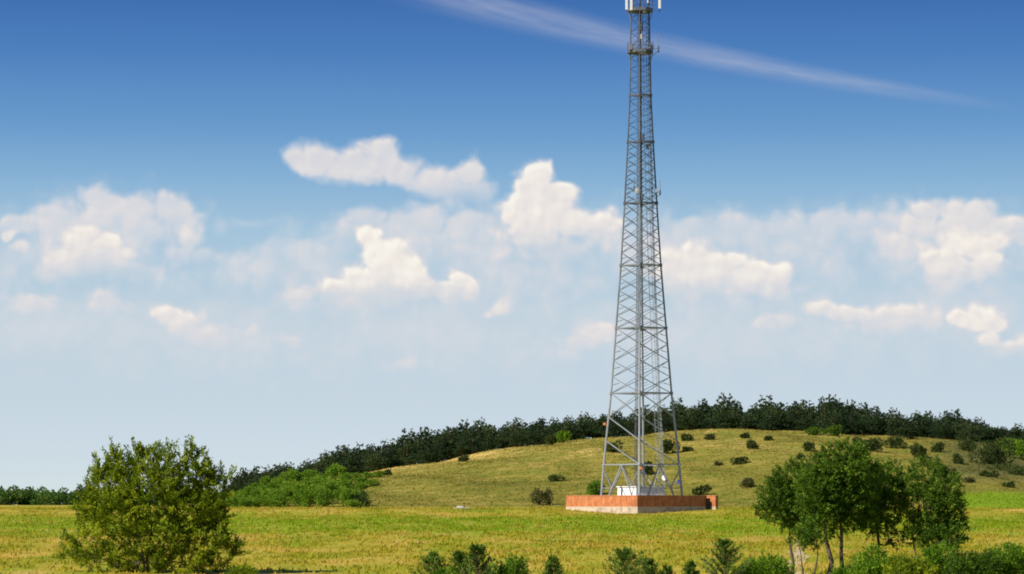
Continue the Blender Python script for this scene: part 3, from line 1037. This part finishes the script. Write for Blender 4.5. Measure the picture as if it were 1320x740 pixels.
SH = [
    (720, 620, 10, 9, M_SCRUB, 'round dark shrub low on the slope left of the mast'),
    (700, 651, 12, 24, M_DRYSCRUB, 'grey green bush at the foot of the slope left of the brick yard'),
    (763, 638, 14, 21, M_FRESH, 'bright green bush just behind the left end of the brick wall'),
    (792, 583, 13, 14, M_SCRUB, 'dark shrub seen between the left legs of the mast'),
    (858, 585, 14, 18, M_SCRUB, 'dark shrub high on the slope seen through the right side of the mast'),
    (833, 612, 10, 16, M_SCRUB, 'dark shrub halfway up the slope seen through the middle of the mast'),
    (890, 568, 10, 10, M_SCRUB, 'dark shrub near the top edge of the slope right of the mast'),
    (914, 567, 9, 8, M_SCRUB, 'small dark shrub beside the pine edge right of the mast'),
    (888, 582, 6, 8, M_SCRUB, 'tiny dark shrub below the upper pair right of the mast'),
    (973, 579, 9, 12, M_SCRUB, 'upright dark shrub high on the slope far right of the mast'),
    (951, 599, 11, 12, M_SCRUB, 'dark round shrub halfway up the slope right of the mast'),
    (907, 638, 11, 12, M_SCRUB, 'dark shrub behind the right end of the brick wall'),
    (965, 628, 12, 11, M_DRYSCRUB, 'pale olive shrub low on the slope left of the foreground trees'),
    (962, 565, 10, 7, M_SCRUB, 'dark flat shrub at the upper rim of the slope'),
    (990, 568, 6, 6, M_SCRUB, 'small round shrub right of the flat rim shrub'),
    (1042, 582, 9, 11, M_SCRUB, 'dark shrub above the left shoulder of the foreground trees'),
    (1032, 592, 6, 7, M_SCRUB, 'tiny shrub just below the one above the foreground trees'),
    (1127, 582, 22, 18, M_SCRUB, 'wide dark thicket on the slope above the tallest foreground tree'),
    (1105, 574, 10, 10, M_SCRUB, 'dark shrub left of the wide thicket on the upper slope'),
    (1184, 590, 17, 18, M_SCRUB, 'round dark thicket above the rightmost foreground tree'),
    (1234, 598, 9, 16, M_SCRUB, 'upright shrub on the shaded right hand slope'),
    (1280, 598, 30, 34, M_SCRUB, 'largest dark thicket on the shaded slope at the right'),
    (1314, 592, 20, 26, M_WOOD, 'green thicket at the right edge below the pines'),
    (1270, 614, 14, 8, M_SCRUB, 'low dark shrub under the largest thicket'),
    (1312, 612, 16, 10, M_SCRUB, 'low dark shrub at the right edge of the slope'),
    (1300, 628, 8, 6, M_SCRUB, 'tiny shrub low on the right slope'),
    (454, 653, 19, 22, M_SCRUB, 'dark rounded bush at the right foot of the leafy wood'),
    (470, 628, 9, 14, M_MIDGREEN, 'small green bush on the bare edge of the leafy wood'),
    (500, 613, 6, 10, M_SCRUB, 'tiny dark shrub below the first gap in the pines'),
    (1052, 561, 14, 12, M_DARKBROAD, 'deep green bush under the pines right of centre'),
    (1074, 562, 14, 13, M_DARKBROAD, 'deep green bush beside its twin under the pine wood'),
    (728, 571, 9, 16, M_MIDGREEN, 'light green young tree standing before the pines left of the mast'),
    (712, 574, 11, 13, M_SCRUB, 'dark shrub left of the light young tree before the pines'),
    (600, 595, 7, 8, M_SCRUB, 'small dark shrub at the rim under the pines left of centre'),
    (1092, 610, 10, 9, M_DRYSCRUB, 'faded shrub glimpsed behind the foreground trees'),
    (1150, 578, 18, 16, M_SCRUB, 'dark thicket between the wide one and the round one under the pines'),
    (1212, 583, 14, 14, M_SCRUB, 'dark thicket right of the round thicket, close under the pines'),
    (1250, 582, 16, 18, M_SCRUB, 'dark thicket directly above the upright shrub on the right slope'),
    (1306, 580, 18, 18, M_WOOD, 'pale green bush at the pine edge in the right corner of the hill'),
    (1288, 606, 26, 8, M_SCRUB, 'long low strip of dark scrub under the largest thicket'),
    (1222, 612, 9, 7, M_DRYSCRUB, 'faded low shrub on the shaded slope right of the foreground trees'),
    (1252, 622, 8, 6, M_DRYSCRUB, 'faded shrub just above the bright green strip'),
    (926, 600, 5, 5, M_DRYSCRUB, 'very small faded shrub on the open slope'),
]
for i, (px, py, hw, ht, mat, lab) in enumerate(SH):
    r = np.random.default_rng(500 + i)
    p = on_hill(px, py)
    k = p.y / F
    t = empty('shrub', (p.x, p.y, p.z - 0.1), lab, 'shrub', 'shrubs scattered on the hillside')
    w, hgt = hw * k, ht * k * 1.05
    lb = []
    for j in range(max(3, int(hw / 3))):
        a = r.uniform(0, 6.28)
        o = w * r.uniform(0.1, 0.85)
        s = r.uniform(0.25, 0.6)
        lb.append((math.cos(a) * o, math.sin(a) * o, hgt * r.uniform(0.18, 0.66), w * s, w * s, hgt * r.uniform(0.26, 0.4)))
    limb_tree(lb, [((0, 0, -0.1), (0, 0, hgt * 0.6), 0.04)], r).build('trunk', M_BARK, t, True)
    n = int(70 + 60 * w * hgt)
    crown('crown', lb, n, 0.3, 9, 0.24, 0.13, mat, t, upw=0.5, surf=0.6, r=r)

# ------------------------------------------------------------------ the lattice mast
TY = 392.0
TC = P(827, 650, TY)
K = F / TY                       # pixels per metre
PHI = R(5.5)


def tz(py):
    return P(827, py, TY).z


LV = [656, 599, 507, 423, 342, 262, 183, 123, 68, 15, -18]
HWPX = [54, 48.5, 39, 32.3, 25.8, 20.8, 16.4, 13.6, 12.8, 11.8, 11.2]
base_z = zat(TC.x, TY)
CORN = [(-math.sin(PHI), -math.cos(PHI)), (math.cos(PHI), -math.sin(PHI)), (math.sin(PHI), math.cos(PHI)), (-math.cos(PHI), math.sin(PHI))]


def half(z):
    zs = [tz(y) for y in LV]
    return float(np.interp(z, zs, [h_ / K for h_ in HWPX]))


def leg_pt(i, z):
    h_ = half(z)
    return Vector((CORN[i][0] * h_, CORN[i][1] * h_, z - base_z))


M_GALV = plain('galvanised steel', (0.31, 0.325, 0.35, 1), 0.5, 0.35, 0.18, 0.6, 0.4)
M_DARKST = plain('dark blue grey steel', (0.105, 0.115, 0.145, 1), 0.55, 0.3, 0.3, 0.5, 0.4)  # darker blue-grey tone for the upper storeys and fittings
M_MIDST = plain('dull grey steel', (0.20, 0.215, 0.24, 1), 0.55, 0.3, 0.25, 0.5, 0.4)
M_ANT = plain('white antenna shell', (0.60, 0.60, 0.60, 1), 0.4, 0, 0.05, 2)
M_ORANGE = plain('orange lamp housing', (0.7, 0.18, 0.04, 1), 0.5, 0, 0.1, 4)
M_BLUE = plain('blue enamel plate', (0.05, 0.08, 0.45, 1), 0.5, 0, 0.1, 4)

mast = empty('lattice_mast', (TC.x, TY, base_z), 'tall grey steel lattice telecom mast rising from the walled brick yard', 'mast')
ztop = tz(-18)
for i in range(4):
    mb = MB()
    prev = None
    for a, b in zip(LV[:-1], LV[1:]):
        za, zb = tz(a), tz(b)
        ra = np.interp(za - base_z, [0, 20, 62], [0.165, 0.13, 0.085])
        rb = np.interp(zb - base_z, [0, 20, 62], [0.165, 0.13, 0.085])
        mb.bar(leg_pt(i, za if a != 656 else base_z - 0.3), leg_pt(i, zb), ra, 8, rb)
        mb.bar(leg_pt(i, zb - 0.12), leg_pt(i, zb + 0.12), rb + 0.09, 8)
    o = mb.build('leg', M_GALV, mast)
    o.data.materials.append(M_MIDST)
    o.data.materials.append(M_DARKST)
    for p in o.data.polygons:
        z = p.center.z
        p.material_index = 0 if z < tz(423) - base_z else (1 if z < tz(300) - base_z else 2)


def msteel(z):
    return M_GALV if z < tz(470) else (M_MIDST if z < tz(330) else M_DARKST)


# bracing, one panel of lattice per face and storey
SEC = [  # (bottom py, top py, panels, style)
    (599, 507, 3, 'N'), (507, 423, 4, 'X'), (423, 342, 5, 'X'), (342, 262, 5, 'X'),
    (262, 183, 7, 'X'), (183, 123, 8, 'Z'), (123, 68, 8, 'Z'), (68, 15, 6, 'Z'), (15, -18, 3, 'Z')]
for (a, b, n, sty) in SEC:
    za, zb = tz(a), tz(b)
    hgt = za - base_z
    rd = float(np.interp(hgt, [4, 20, 60], [0.058, 0.042, 0.031]))
    for fc in range(4):
        i, j = fc, (fc + 1) % 4
        mb = MB()
        for k_ in range(n):
            z0 = za + (zb - za) * k_ / n
            z1 = za + (zb - za) * (k_ + 1) / n
            pi0, pi1, pj0, pj1 = leg_pt(i, z0), leg_pt(i, z1), leg_pt(j, z0), leg_pt(j, z1)
            if sty == 'X':
                mb.bar(pi0, pj1, rd)
                mb.bar(pj0, pi1, rd)
                m0, m1 = (pi0 + pi1) / 2, (pj0 + pj1) / 2
                x_ = (pi0 + pj1 + pj0 + pi1) / 4
                mb.bar(m0, (m0 + x_) / 2 + Vector((0, 0, 0.25)), rd * 0.6)
                mb.bar(m1, (m1 + x_) / 2 + Vector((0, 0, 0.25)), rd * 0.6)
            elif sty == 'N':
                # long diagonals with short redundant members
                lo_, hi_ = (pj0, pi1) if fc in (3, 0) else (pi0, pj1)
                mb.bar(lo_, hi_, rd * 1.15)
                if k_ == n - 1:
                    mb.bar(pi0 if fc in (3, 0) else pj0, pj1 if fc in (3, 0) else pi1, rd)
            else:
                s_ = (k_ % 2 == 0) if fc in (1, 2) else True
                if fc in (3,):
                    mb.bar(pi0, pj1, rd)
                else:
                    mb.bar(pi0 if s_ else pj0, pj1 if s_ else pi1, rd)
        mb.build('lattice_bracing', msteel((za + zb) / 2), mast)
# foot storey: inverted V bracing
for fc in range(4):
    i, j = fc, (fc + 1) % 4
    z1 = tz(599)
    top_ = (leg_pt(i, z1) + leg_pt(j, z1)) / 2
    mb = MB()
    for q in (i, j):
        ft = leg_pt(q, base_z + 0.2)
        ft = ft + (top_ - ft) * 0.12
        ft.z = 0.2
        mb.bar(ft, top_, 0.085)
        mid = (ft + top_) / 2
        mb.bar(mid, leg_pt(q, base_z + mid.z), 0.06)
        mb.bar(mid, leg_pt(q, z1 - 0.6), 0.06)
    mb.build('foot_brace', M_GALV, mast)
# horizontal frames
for py in (599, 507, 423, 342, 262, 183, 123):
    z = tz(py)
    mb = MB()
    r_ = float(np.interp(z - base_z, [4, 20, 60], [0.10, 0.10, 0.08]))
    for fc in range(4):
        mb.bar(leg_pt(fc, z), leg_pt((fc + 1) % 4, z), r_)
    mb.bar(leg_pt(0, z), leg_pt(2, z), r_ * 0.8)
    mb.bar(leg_pt(1, z), leg_pt(3, z), r_ * 0.8)
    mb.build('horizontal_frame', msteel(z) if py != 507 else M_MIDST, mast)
# concrete footings
M_CONC = plain('grey concrete', (0.38, 0.36, 0.33, 1), 0.9, 0, 0.2, 3)
for i in range(4):
    mb = MB()
    p = leg_pt(i, base_z)
    mb.box((p.x - 0.5, p.y - 0.5, -0.4), (1, 0, 0), (0, 1, 0), (0, 0, 1), 1, 1, 0.75)
    mb.build('footing', M_CONC, mast)

# ladder and cable run inside, right of centre
def lad(z, off=0.0):
    h_ = half(z)
    return Vector((h_ * 0.46 + off, -0.1, z - base_z))


zl0, zl1 = base_z + 0.2, tz(15)
zz = np.linspace(zl0, zl1, 40)
for nm, offs, rr_, mt in (('ladder', (-0.22, 0.22), 0.04, None), ('cable_tray', (0.42, 0.52, 0.62), 0.045, None)):
    mb = MB()
    for of in offs:
        for a, b in zip(zz[:-1], zz[1:]):
            mb.bar(lad(a, of), lad(b, of), rr_)
    if nm == 'ladder':
        for z in np.arange(zl0, zl1, 0.3):
            mb.bar(lad(z, -0.22), lad(z, 0.22), 0.018)
        for z in np.arange(zl0 + 2.5, zl1, 0.9):        # safety hoops
            pts = [lad(z) + Vector((0.36 * math.cos(t), -0.36 - 0.36 * math.sin(t) + 0.3, 0)) for t in np.linspace(-0.3, math.pi + 0.3, 7)]
            for a, b in zip(pts[:-1], pts[1:]):
                mb.bar(a, b, 0.02)
    else:
        for z in np.arange(zl0, zl1, 0.8):
            mb.bar(lad(z, 0.36), lad(z, 0.68), 0.03)
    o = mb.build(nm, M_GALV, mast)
    o.data.materials.append(M_DARKST)
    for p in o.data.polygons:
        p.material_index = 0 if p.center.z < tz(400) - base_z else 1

# cable bundle up the middle
mb = MB()
for ox, oy in ((-0.02, 0.0), (0.12, 0.1), (-0.15, 0.12)):
    for a, b in zip(zz[:-1], zz[1:]):
        s_ = 0.15 * half(a)
        mb.bar((ox - s_, oy, a - base_z), (ox - 0.15 * half(b), oy, b - base_z), 0.05)
mb.build('cable_bundle', M_DARKST, mast)

# platforms
for py in (66, 12.5):
    z = tz(py) - base_z
    w = 17.6 / K
    mb = MB()
    ring = [Vector((w * math.cos(t), w * math.sin(t), 0)) for t in np.linspace(0, 2 * math.pi, 9)[:-1] + math.pi / 8]
    inn = [v * 0.45 for v in ring]
    vs = [v + Vector((0, 0, z - 0.28)) for v in ring] + [v + Vector((0, 0, z + 0.1)) for v in ring] + \
         [v + Vector((0, 0, z - 0.28)) for v in inn] + [v + Vector((0, 0, z + 0.1)) for v in inn]
    fs = []
    for k_ in range(8):
        n2 = (k_ + 1) % 8
        fs += [[k_, n2, 8 + n2, 8 + k_], [16 + n2, 16 + k_, 24 + k_, 24 + n2], [8 + k_, 8 + n2, 24 + n2, 24 + k_], [n2, k_, 16 + k_, 16 + n2]]
    mb.add(vs, fs)
    pl = mb.build('platform', M_DARKST, mast)
    mb = MB()
    for k_ in range(8):
        a, b = ring[k_], ring[(k_ + 1) % 8]
        for hh in (0.55, 1.05):
            mb.bar(a + Vector((0, 0, z + hh)), b + Vector((0, 0, z + hh)), 0.028)
        mb.bar(a + Vector((0, 0, z + 0.1)), a + Vector((0, 0, z + 1.08)), 0.035)
        m_ = (a + b) / 2
        mb.bar(m_ + Vector((0, 0, z + 0.1)), m_ + Vector((0, 0, z + 1.08)), 0.028)
    mb.build('railing', M_DARKST, pl)
    mb = MB()
    for i in range(4):
        q = Vector((CORN[i][0], CORN[i][1], 0))
        mb.bar(q * (w * 0.92) + Vector((0, 0, z - 0.25)), leg_pt(i, z + base_z - 1.5), 0.05)
        if i < 4:
            mb.bar(q * (w * 0.92) + Vector((0, 0, z - 0.25)), leg_pt(i, z + base_z - 0.3), 0.04)
    mb.build('platform_strut', M_DARKST, pl)


def at(px, py, dy_=0.0):
    p = P(px, py, TY + dy_)
    return Vector((p.x - TC.x, dy_, p.z - base_z))


def rbox(c, sx, sy, sz):
    mb = MB()
    b = min(sx, sy) * 0.2
    lo_, hi_ = c.z, c.z + sz
    prof = [(-sx / 2 + b, -sy / 2), (sx / 2 - b, -sy / 2), (sx / 2, -sy / 2 + b), (sx / 2, sy / 2 - b), (sx / 2 - b, sy / 2), (-sx / 2 + b, sy / 2), (-sx / 2, sy / 2 - b), (-sx / 2, -sy / 2 + b)]
    vs = [(c.x + x, c.y + y, lo_) for x, y in prof] + [(c.x + x, c.y + y, hi_) for x, y in prof]
    mb.add(vs, [[k_, (k_ + 1) % 8, 8 + (k_ + 1) % 8, 8 + k_] for k_ in range(8)] + [list(range(8))[::-1], list(range(8, 16))])
    return mb


# sector antennas round the upper platform, whip antennas, dishes
for px, py, dy_ in ((808, 12.5, -0.6), (814, 13, -1.3), (850.5, 11, -0.2), (836, 4, 1.4)):
    p = at(px, py, dy_)
    ant = rbox(p, 0.34, 0.22, 2.3).build('sector_antenna', M_ANT, mast)
    mb = MB()
    mb.bar(p + Vector((0, 0.2, -0.4)), p + Vector((0, 0.2, 2.4)), 0.045, 6)
    zc = tz(12.5) - base_z + 0.6
    cdir = Vector((p.x, p.y, 0)).normalized()
    mb.bar(Vector((p.x, p.y + 0.2, zc)), Vector((cdir.x * 1.5, cdir.y * 1.5, zc)), 0.04)
    mb.bar(Vector((p.x, p.y + 0.2, zc - 0.9)), Vector((cdir.x * 1.2, cdir.y * 1.2, zc - 0.9 + 0.55)), 0.035)
    mb.build('antenna_mount', M_DARKST, ant)
for (px, pyb, pyt, pcx) in ((849, 68, 43, 842), (851, 252, 232, 846), (817.5, 246, 228, 812)):
    mb = MB()
    a, b = at(px, pyb, -0.3), at(px, pyt, -0.3)
    mb.bar(a, b, 0.045, 6, 0.03)
    w_ = mb.build('whip_antenna', M_MIDST, mast)
    mb = MB()
    c = at(pcx - 3, pyb - 3, 0)
    mb.bar(c, a + (b - a) * 0.25, 0.05)
    mb.bar(c - Vector((0, 0, 0.8)), a + (b - a) * 0.1, 0.04)
    mb.bar(a + (b - a) * 0.05, a + (b - a) * 0.35, 0.09, 6)
    mb.build('antenna_mount', M_DARKST, w_)


def dish(px, py, dy_, rad, yaw, mat, name='dish_antenna'):
    mb = MB()
    n = 14
    vs, fs = [], []
    for k_, (f, d) in enumerate(((0.0, 0.0), (0.45, 0.05), (0.8, 0.16), (1.0, 0.28), (1.0, 0.5))):
        for q in range(n):
            t = 2 * math.pi * q / n
            vs.append(Vector((rad * f * math.cos(t), -rad * d, rad * f * math.sin(t))))
    for k_ in range(4):
        for q in range(n):
            fs.append([k_ * n + q, k_ * n + (q + 1) % n, (k_ + 1) * n + (q + 1) % n, (k_ + 1) * n + q])
    vs.append(Vector((0, -rad * 0.55, 0)))
    for q in range(n):
        fs.append([4 * n + q, 4 * n + (q + 1) % n, len(vs) - 1])
    m_ = Matrix.Rotation(yaw, 4, 'Z')
    c = at(px, py, dy_)
    mb.add([m_ @ v + c for v in vs], fs)
    d = mb.build(name, mat, mast)
    m2 = MB()
    m2.bar(c + m_ @ Vector((0, rad * 0.5, -rad)), c + m_ @ Vector((0, rad * 0.5, rad)), 0.05, 6)
    m2.bar(c, c + m_ @ Vector((0, rad * 1.4, 0)), 0.05)
    m2.build('antenna_mount', M_DARKST, d)


dish(821, 246, -1.6, 0.34, R(20), M_ANT)
dish(857, 616, -1.0, 0.35, R(-40), M_ANT)
dish(846, 246, -0.5, 0.22, R(-30), M_MIDST)
# radio boxes on the lower platform and in the head
for (px, py, dy_, sx, sz, mt) in ((813, 64, -1.2, 0.55, 0.7, M_MIDST), (826, 40, -0.7, 0.5, 1.1, M_DARKST), (826, 50, -0.6, 0.45, 0.6, M_ANT), (840, 63, -0.8, 0.5, 0.5, M_DARKST), (828, 180, -1.4, 0.5, 0.7, M_DARKST), (827, 258, -1.8, 0.5, 0.8, M_DARKST), (836, 192, -0.8, 0.6, 0.6, M_MIDST)):
    rbox(at(px, py, dy_), sx, 0.35, sz).build('radio_unit', mt, mast)
for (px, py) in ((779.5, 548), (826, 605), (872, 570)):
    c = at(px, py, -0.25 if px != 826 else -5.0)
    rbox(c, 0.35, 0.3, 0.3).build('warning_lamp', M_ORANGE, mast)
mb = rbox(at(875, 624, -0.3), 0.45, 0.06, 0.5)
mb.build('sign_plate', M_BLUE, mast)
# gusset plates at the strong nodes of the front and back legs
for py in (507, 423, 342, 262, 183, 123):
    for i in range(4):
        p = leg_pt(i, tz(py))
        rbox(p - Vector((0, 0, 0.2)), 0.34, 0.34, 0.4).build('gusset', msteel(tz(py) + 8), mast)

# ------------------------------------------------------------------ brick wall round the yard
m, n, b = material('red brick courses')
uvn = n.node('ShaderNodeUVMap').outputs[0]
br = n.node('ShaderNodeTexBrick')
n.put(br.inputs['Vector'], uvn)
br.inputs['Color1'].default_value = (0.42, 0.14, 0.05, 1)
br.inputs['Color2'].default_value = (0.55, 0.215, 0.075, 1)
br.inputs['Mortar'].default_value = (0.30, 0.19, 0.12, 1)
br.inputs['Scale'].default_value = 1.0
br.inputs['Mortar Size'].default_value = 0.012
br.inputs['Brick Width'].default_value = 0.25
br.inputs['Row Height'].default_value = 0.42
br.inputs['Bias'].default_value = 0.0
br.offset = 0.0
nz = n.noise(uvn, 0.9, 5, 0.65)
nz2 = n.noise(n.vm('MULTIPLY', uvn, (3.9, 0.25, 1)), 1.0, 2, 0.5)
c = n.mix(1.0, br.outputs[0], n.ramp(nz, [(0.3, (0.72, 0.66, 0.64, 1)), (0.7, (1.12, 1.1, 1.1, 1))]), 'MULTIPLY')
c = n.mix(0.6, c, n.ramp(nz2, [(0.35, (0.7, 0.62, 0.6, 1)), (0.65, (1.2, 1.2, 1.25, 1))]), 'MULTIPLY')
n.put(b.inputs['Base Color'], c)
b.inputs['Roughness'].default_value = 0.85
M_BRICK = m
m, n, b = material('rendered stone plinth')
uvn = n.node('ShaderNodeUVMap').outputs[0]
f1 = n.noise(uvn, 1.1, 5, 0.7)
n.put(b.inputs['Base Color'], n.ramp(f1, [(0.32, (0.20, 0.155, 0.13, 1)), (0.5, (0.42, 0.34, 0.26, 1)), (0.7, (0.55, 0.46, 0.34, 1))]))
M_PLINTH = m
M_GATE = plain('dark green painted gate', (0.03, 0.045, 0.035, 1), 0.6, 0, 0.2, 3)
M_COPE = plain('brick coping', (0.46, 0.17, 0.075, 1), 0.85, 0, 0.3, 5)

WC = P(825, 650, 394.0)
WR = 95.0 / (F / 394.0)
PW = R(4.4)
WCN = [Vector((-math.sin(PW), -math.cos(PW), 0)) * WR, Vector((math.cos(PW), -math.sin(PW), 0)) * WR, Vector((math.sin(PW), math.cos(PW), 0)) * WR, Vector((-math.cos(PW), math.sin(PW), 0)) * WR]
wall_top = P(818, 638.5, 385).z
brick_bot = P(818, 653, 385).z
wz0 = zat(WC.x, 386) - 0.9
yard = empty('yard_wall', (WC.x, 394.0, wz0), 'low red brick wall on a pale stone plinth enclosing the mast', 'wall')
TH = 0.32
up_ = Vector((0, 0, 1))


def wall_run(p, q, s0, s1, shift=0.0):
    d = (q - p)
    L_ = d.length
    u = d.normalized()
    nrm = Vector((u.y, -u.x, 0))          # outward
    o = p + u * (L_ * s0) + nrm * shift
    ln = L_ * (s1 - s0)
    mb = MB()
    mb.box(o - nrm * TH + up_ * (brick_bot - wz0), u, nrm, up_, ln, TH, wall_top - brick_bot - 0.08)
    mb.build('brick_panel', M_BRICK, yard)
    mb = MB()
    mb.box(o - nrm * (TH + 0.03) , u, nrm, up_, ln, TH + 0.06, brick_bot - wz0 - 0.003)
    mb.build('plinth', M_PLINTH, yard)
    mb = MB()
    mb.box(o - nrm * (TH + 0.04) + up_ * (wall_top - wz0 - 0.077), u, nrm, up_, ln, TH + 0.08, 0.08)
    mb.build('coping', M_COPE, yard)
    return o, u, nrm, ln


Pc = [Vector((c.x, c.y, 0)) for c in WCN]
inset = TH / Pc[0].length * 0 
eps = 0.026
wall_run(Pc[3], Pc[0], 0.0, 1.0 - eps)       # left front
o, u, nrm, ln = wall_run(Pc[0], Pc[1], 0.0, 0.885)  # right front, up to the gate
wall_run(Pc[1], Pc[2], eps, 1.0)
wall_run(Pc[2], Pc[3], eps, 1.0 - eps)
# gate piers and gate leaf
L_ = (Pc[1] - Pc[0]).length
hz = wall_top - wz0


def pier(s, w_, out, inn, top):
    mb = MB()
    oo = Pc[0] + u * (L_ * s) - nrm * inn
    mb.box(oo + up_ * (brick_bot - wz0), u, nrm, up_, w_, inn + out, top - (brick_bot - wz0))
    pr = mb.build('gate_pier', M_BRICK, yard)
    mb = MB()
    mb.box(oo - u * 0.03 - nrm * 0.03, u, nrm, up_, w_ + 0.06, inn + out + 0.06, brick_bot - wz0 - 0.003)
    mb.build('plinth', M_PLINTH, pr)
    mb = MB()
    mb.box(oo - u * 0.04 - nrm * 0.04 + up_ * (top + 0.003), u, nrm, up_, w_ + 0.08, inn + out + 0.08, 0.08)
    mb.build('coping', M_COPE, pr)


pier(0.962, 0.45, 0.8, TH, hz - 0.1)
mb = MB()
mb.box(Pc[0] + u * (L_ * 0.888) - nrm * 0.28 + up_ * 0.9, u, nrm, up_, L_ * 0.072, 0.06, hz - 1.25)
gt = mb.build('gate', M_GATE, yard)
mb = MB()
for s_ in (0.889, 0.924, 0.957):
    mb.bar(Pc[0] + u * (L_ * s_) - nrm * 0.2 + up_ * 0.9, Pc[0] + u * (L_ * s_) - nrm * 0.2 + up_ * (hz - 0.3), 0.035)
mb.build('gate_frame', M_GATE, gt)

# ------------------------------------------------------------------ equipment shelter inside the yard
M_SHEL = plain('white painted sheet steel', (0.78, 0.78, 0.77, 1), 0.5, 0, 0.06, 1.0)
M_SHELR = plain('pale roof sheet', (0.66, 0.67, 0.68, 1), 0.5, 0, 0.08, 1.0)
M_DOOR = plain('light grey door', (0.55, 0.56, 0.57, 1), 0.5, 0, 0.06, 2.0)
sc_ = P(820, 650, 391.2)
zs0 = zat(sc_.x, 391)
sh = empty('equipment_shelter', (sc_.x, 391.2, zs0), 'white box shaped equipment shelter standing inside the brick yard under the mast', 'shelter')
a1 = R(45) + PW
ur = Vector((math.cos(R(29)), math.sin(R(29)), 0))     # right side runs back to the right
ul = Vector((-math.sin(R(29)), math.cos(R(29)), 0))    # left side runs back to the left
sh_top = P(820, 626.5, 391).z - zs0
lw, rw = 22.5 / K / math.cos(R(29)) * 0.98, 37 / K / math.cos(R(29))
lw = 22.5 / K / abs(ul.x)
rw = 37 / K / abs(ur.x)
mb = MB()
mb.box((0, 0, 0.15), ur, ul, up_, rw, lw, sh_top - 0.3)
body = mb.build('body', M_SHEL, sh)
mb = MB()
mb.box(-ur * 0.12 - ul * 0.12 + up_ * (sh_top - 0.147), ur, ul, up_, rw + 0.24, lw + 0.24, 0.14)
mb.build('roof', M_SHELR, sh)
mb = MB()
mb.box(-ur * 0.05 - ul * 0.05 - up_ * 0.4, ur, ul, up_, rw + 0.1, lw + 0.1, 0.547)
mb.build('base', M_CONC, sh)
mb = MB()
mb.box(ur * 0.9 - ul * 0.04 + up_ * 0.2, ur, ul, up_, 0.95, 0.035, 2.0)
dr = mb.build('door', M_DOOR, sh)
mb = MB()
mb.bar(ur * 1.7 - ul * 0.08 + up_ * 1.1, ur * 1.7 - ul * 0.08 + up_ * 1.3, 0.02)
mb.build('handle', M_DARKST, dr)

# ------------------------------------------------------------------ sandy path, bright patch, pale stones
m, n, b = material('sandy path')
tc = n.node('ShaderNodeNewGeometry').outputs['Position']
n.put(b.inputs['Base Color'], n.ramp(n.noise(tc, 0.9, 4, 0.6), [(0.3, (0.36, 0.28, 0.12, 1)), (0.7, (0.52, 0.42, 0.22, 1))]))
M_PATH = m
pts = [(1018, 152, 0.5), (1022, 170, 0.5), (1026, 190, 0.5), (1028, 212, 0.45), (1026, 232, 0.4), (1022, 262, 0.3)]
V, Q = [], []
for i, yv in enumerate(np.arange(152, 262, 2.0)):
    px = np.interp(yv, [p[1] for p in pts], [p[0] for p in pts])
    w_ = np.interp(yv, [p[1] for p in pts], [p[2] for p in pts]) + 0.15 * math.sin(yv * 0.7)
    xc = X(px, yv) + 0.2 * math.sin(yv * 0.23)
    for xx in (xc - w_, xc, xc + w_):
        V.append((xx, yv, float(ground_z(xx, yv)) + 0.03))
    if i:
        b_ = len(V) - 6
        Q += [(b_, b_ + 1, b_ + 4, b_ + 3), (b_ + 1, b_ + 2, b_ + 5, b_ + 4)]
pth = link('path', np_mesh('path', V, Q, smooth=True), M_PATH)
props(pth, 'worn sandy path leading into the field behind the slim left tree', None, None, 'structure')

M_STONE = plain('pale limestone', (0.36, 0.34, 0.29, 1), 0.9, 0, 0.2, 4)
for i, (px, s_, lab) in enumerate(((594, 0.45, 'largest pale stone of the little heap at the foot of the slope'), (603, 0.32, 'pale stone on the right side of the little heap'), (586, 0.25, 'smallest pale stone on the left of the little heap'))):
    r = np.random.default_rng(900 + i)
    Ys = 425.0
    x = X(px, Ys)
    nseg, nring = 9, 5
    vs, fs = [], []
    for k_ in range(nring + 1):
        ph = math.pi * k_ / nring
        for q in range(nseg):
            t_ = 2 * math.pi * q / nseg
            rad = s_ * r.uniform(0.8, 1.15)
            vs.append((rad * 1.5 * math.sin(ph) * math.cos(t_), rad * math.sin(ph) * math.sin(t_), rad * 0.85 * math.cos(ph)))
    for k_ in range(nring):
        for q in range(nseg):
            fs.append([k_ * nseg + q, (k_ + 1) * nseg + q, (k_ + 1) * nseg + (q + 1) % nseg, k_ * nseg + (q + 1) % nseg])
    mb = MB()
    mb.add(vs, fs)
    o = mb.build('stone', M_STONE)
    o.location = (x, Ys, zat(x, Ys) + s_ * 0.45)
    props(o, lab, 'stone', 'heap of pale stones')

# ------------------------------------------------------------------ render settings
sc.render.engine = 'CYCLES'
sc.cycles.use_denoising = True
sc.cycles.max_bounces = 6
sc.cycles.diffuse_bounces = 3
sc.cycles.transmission_bounces = 3
sc.cycles.pixel_filter_type = 'BLACKMAN_HARRIS'
sc.cycles.filter_width = 1.9
sc.render.film_transparent = False
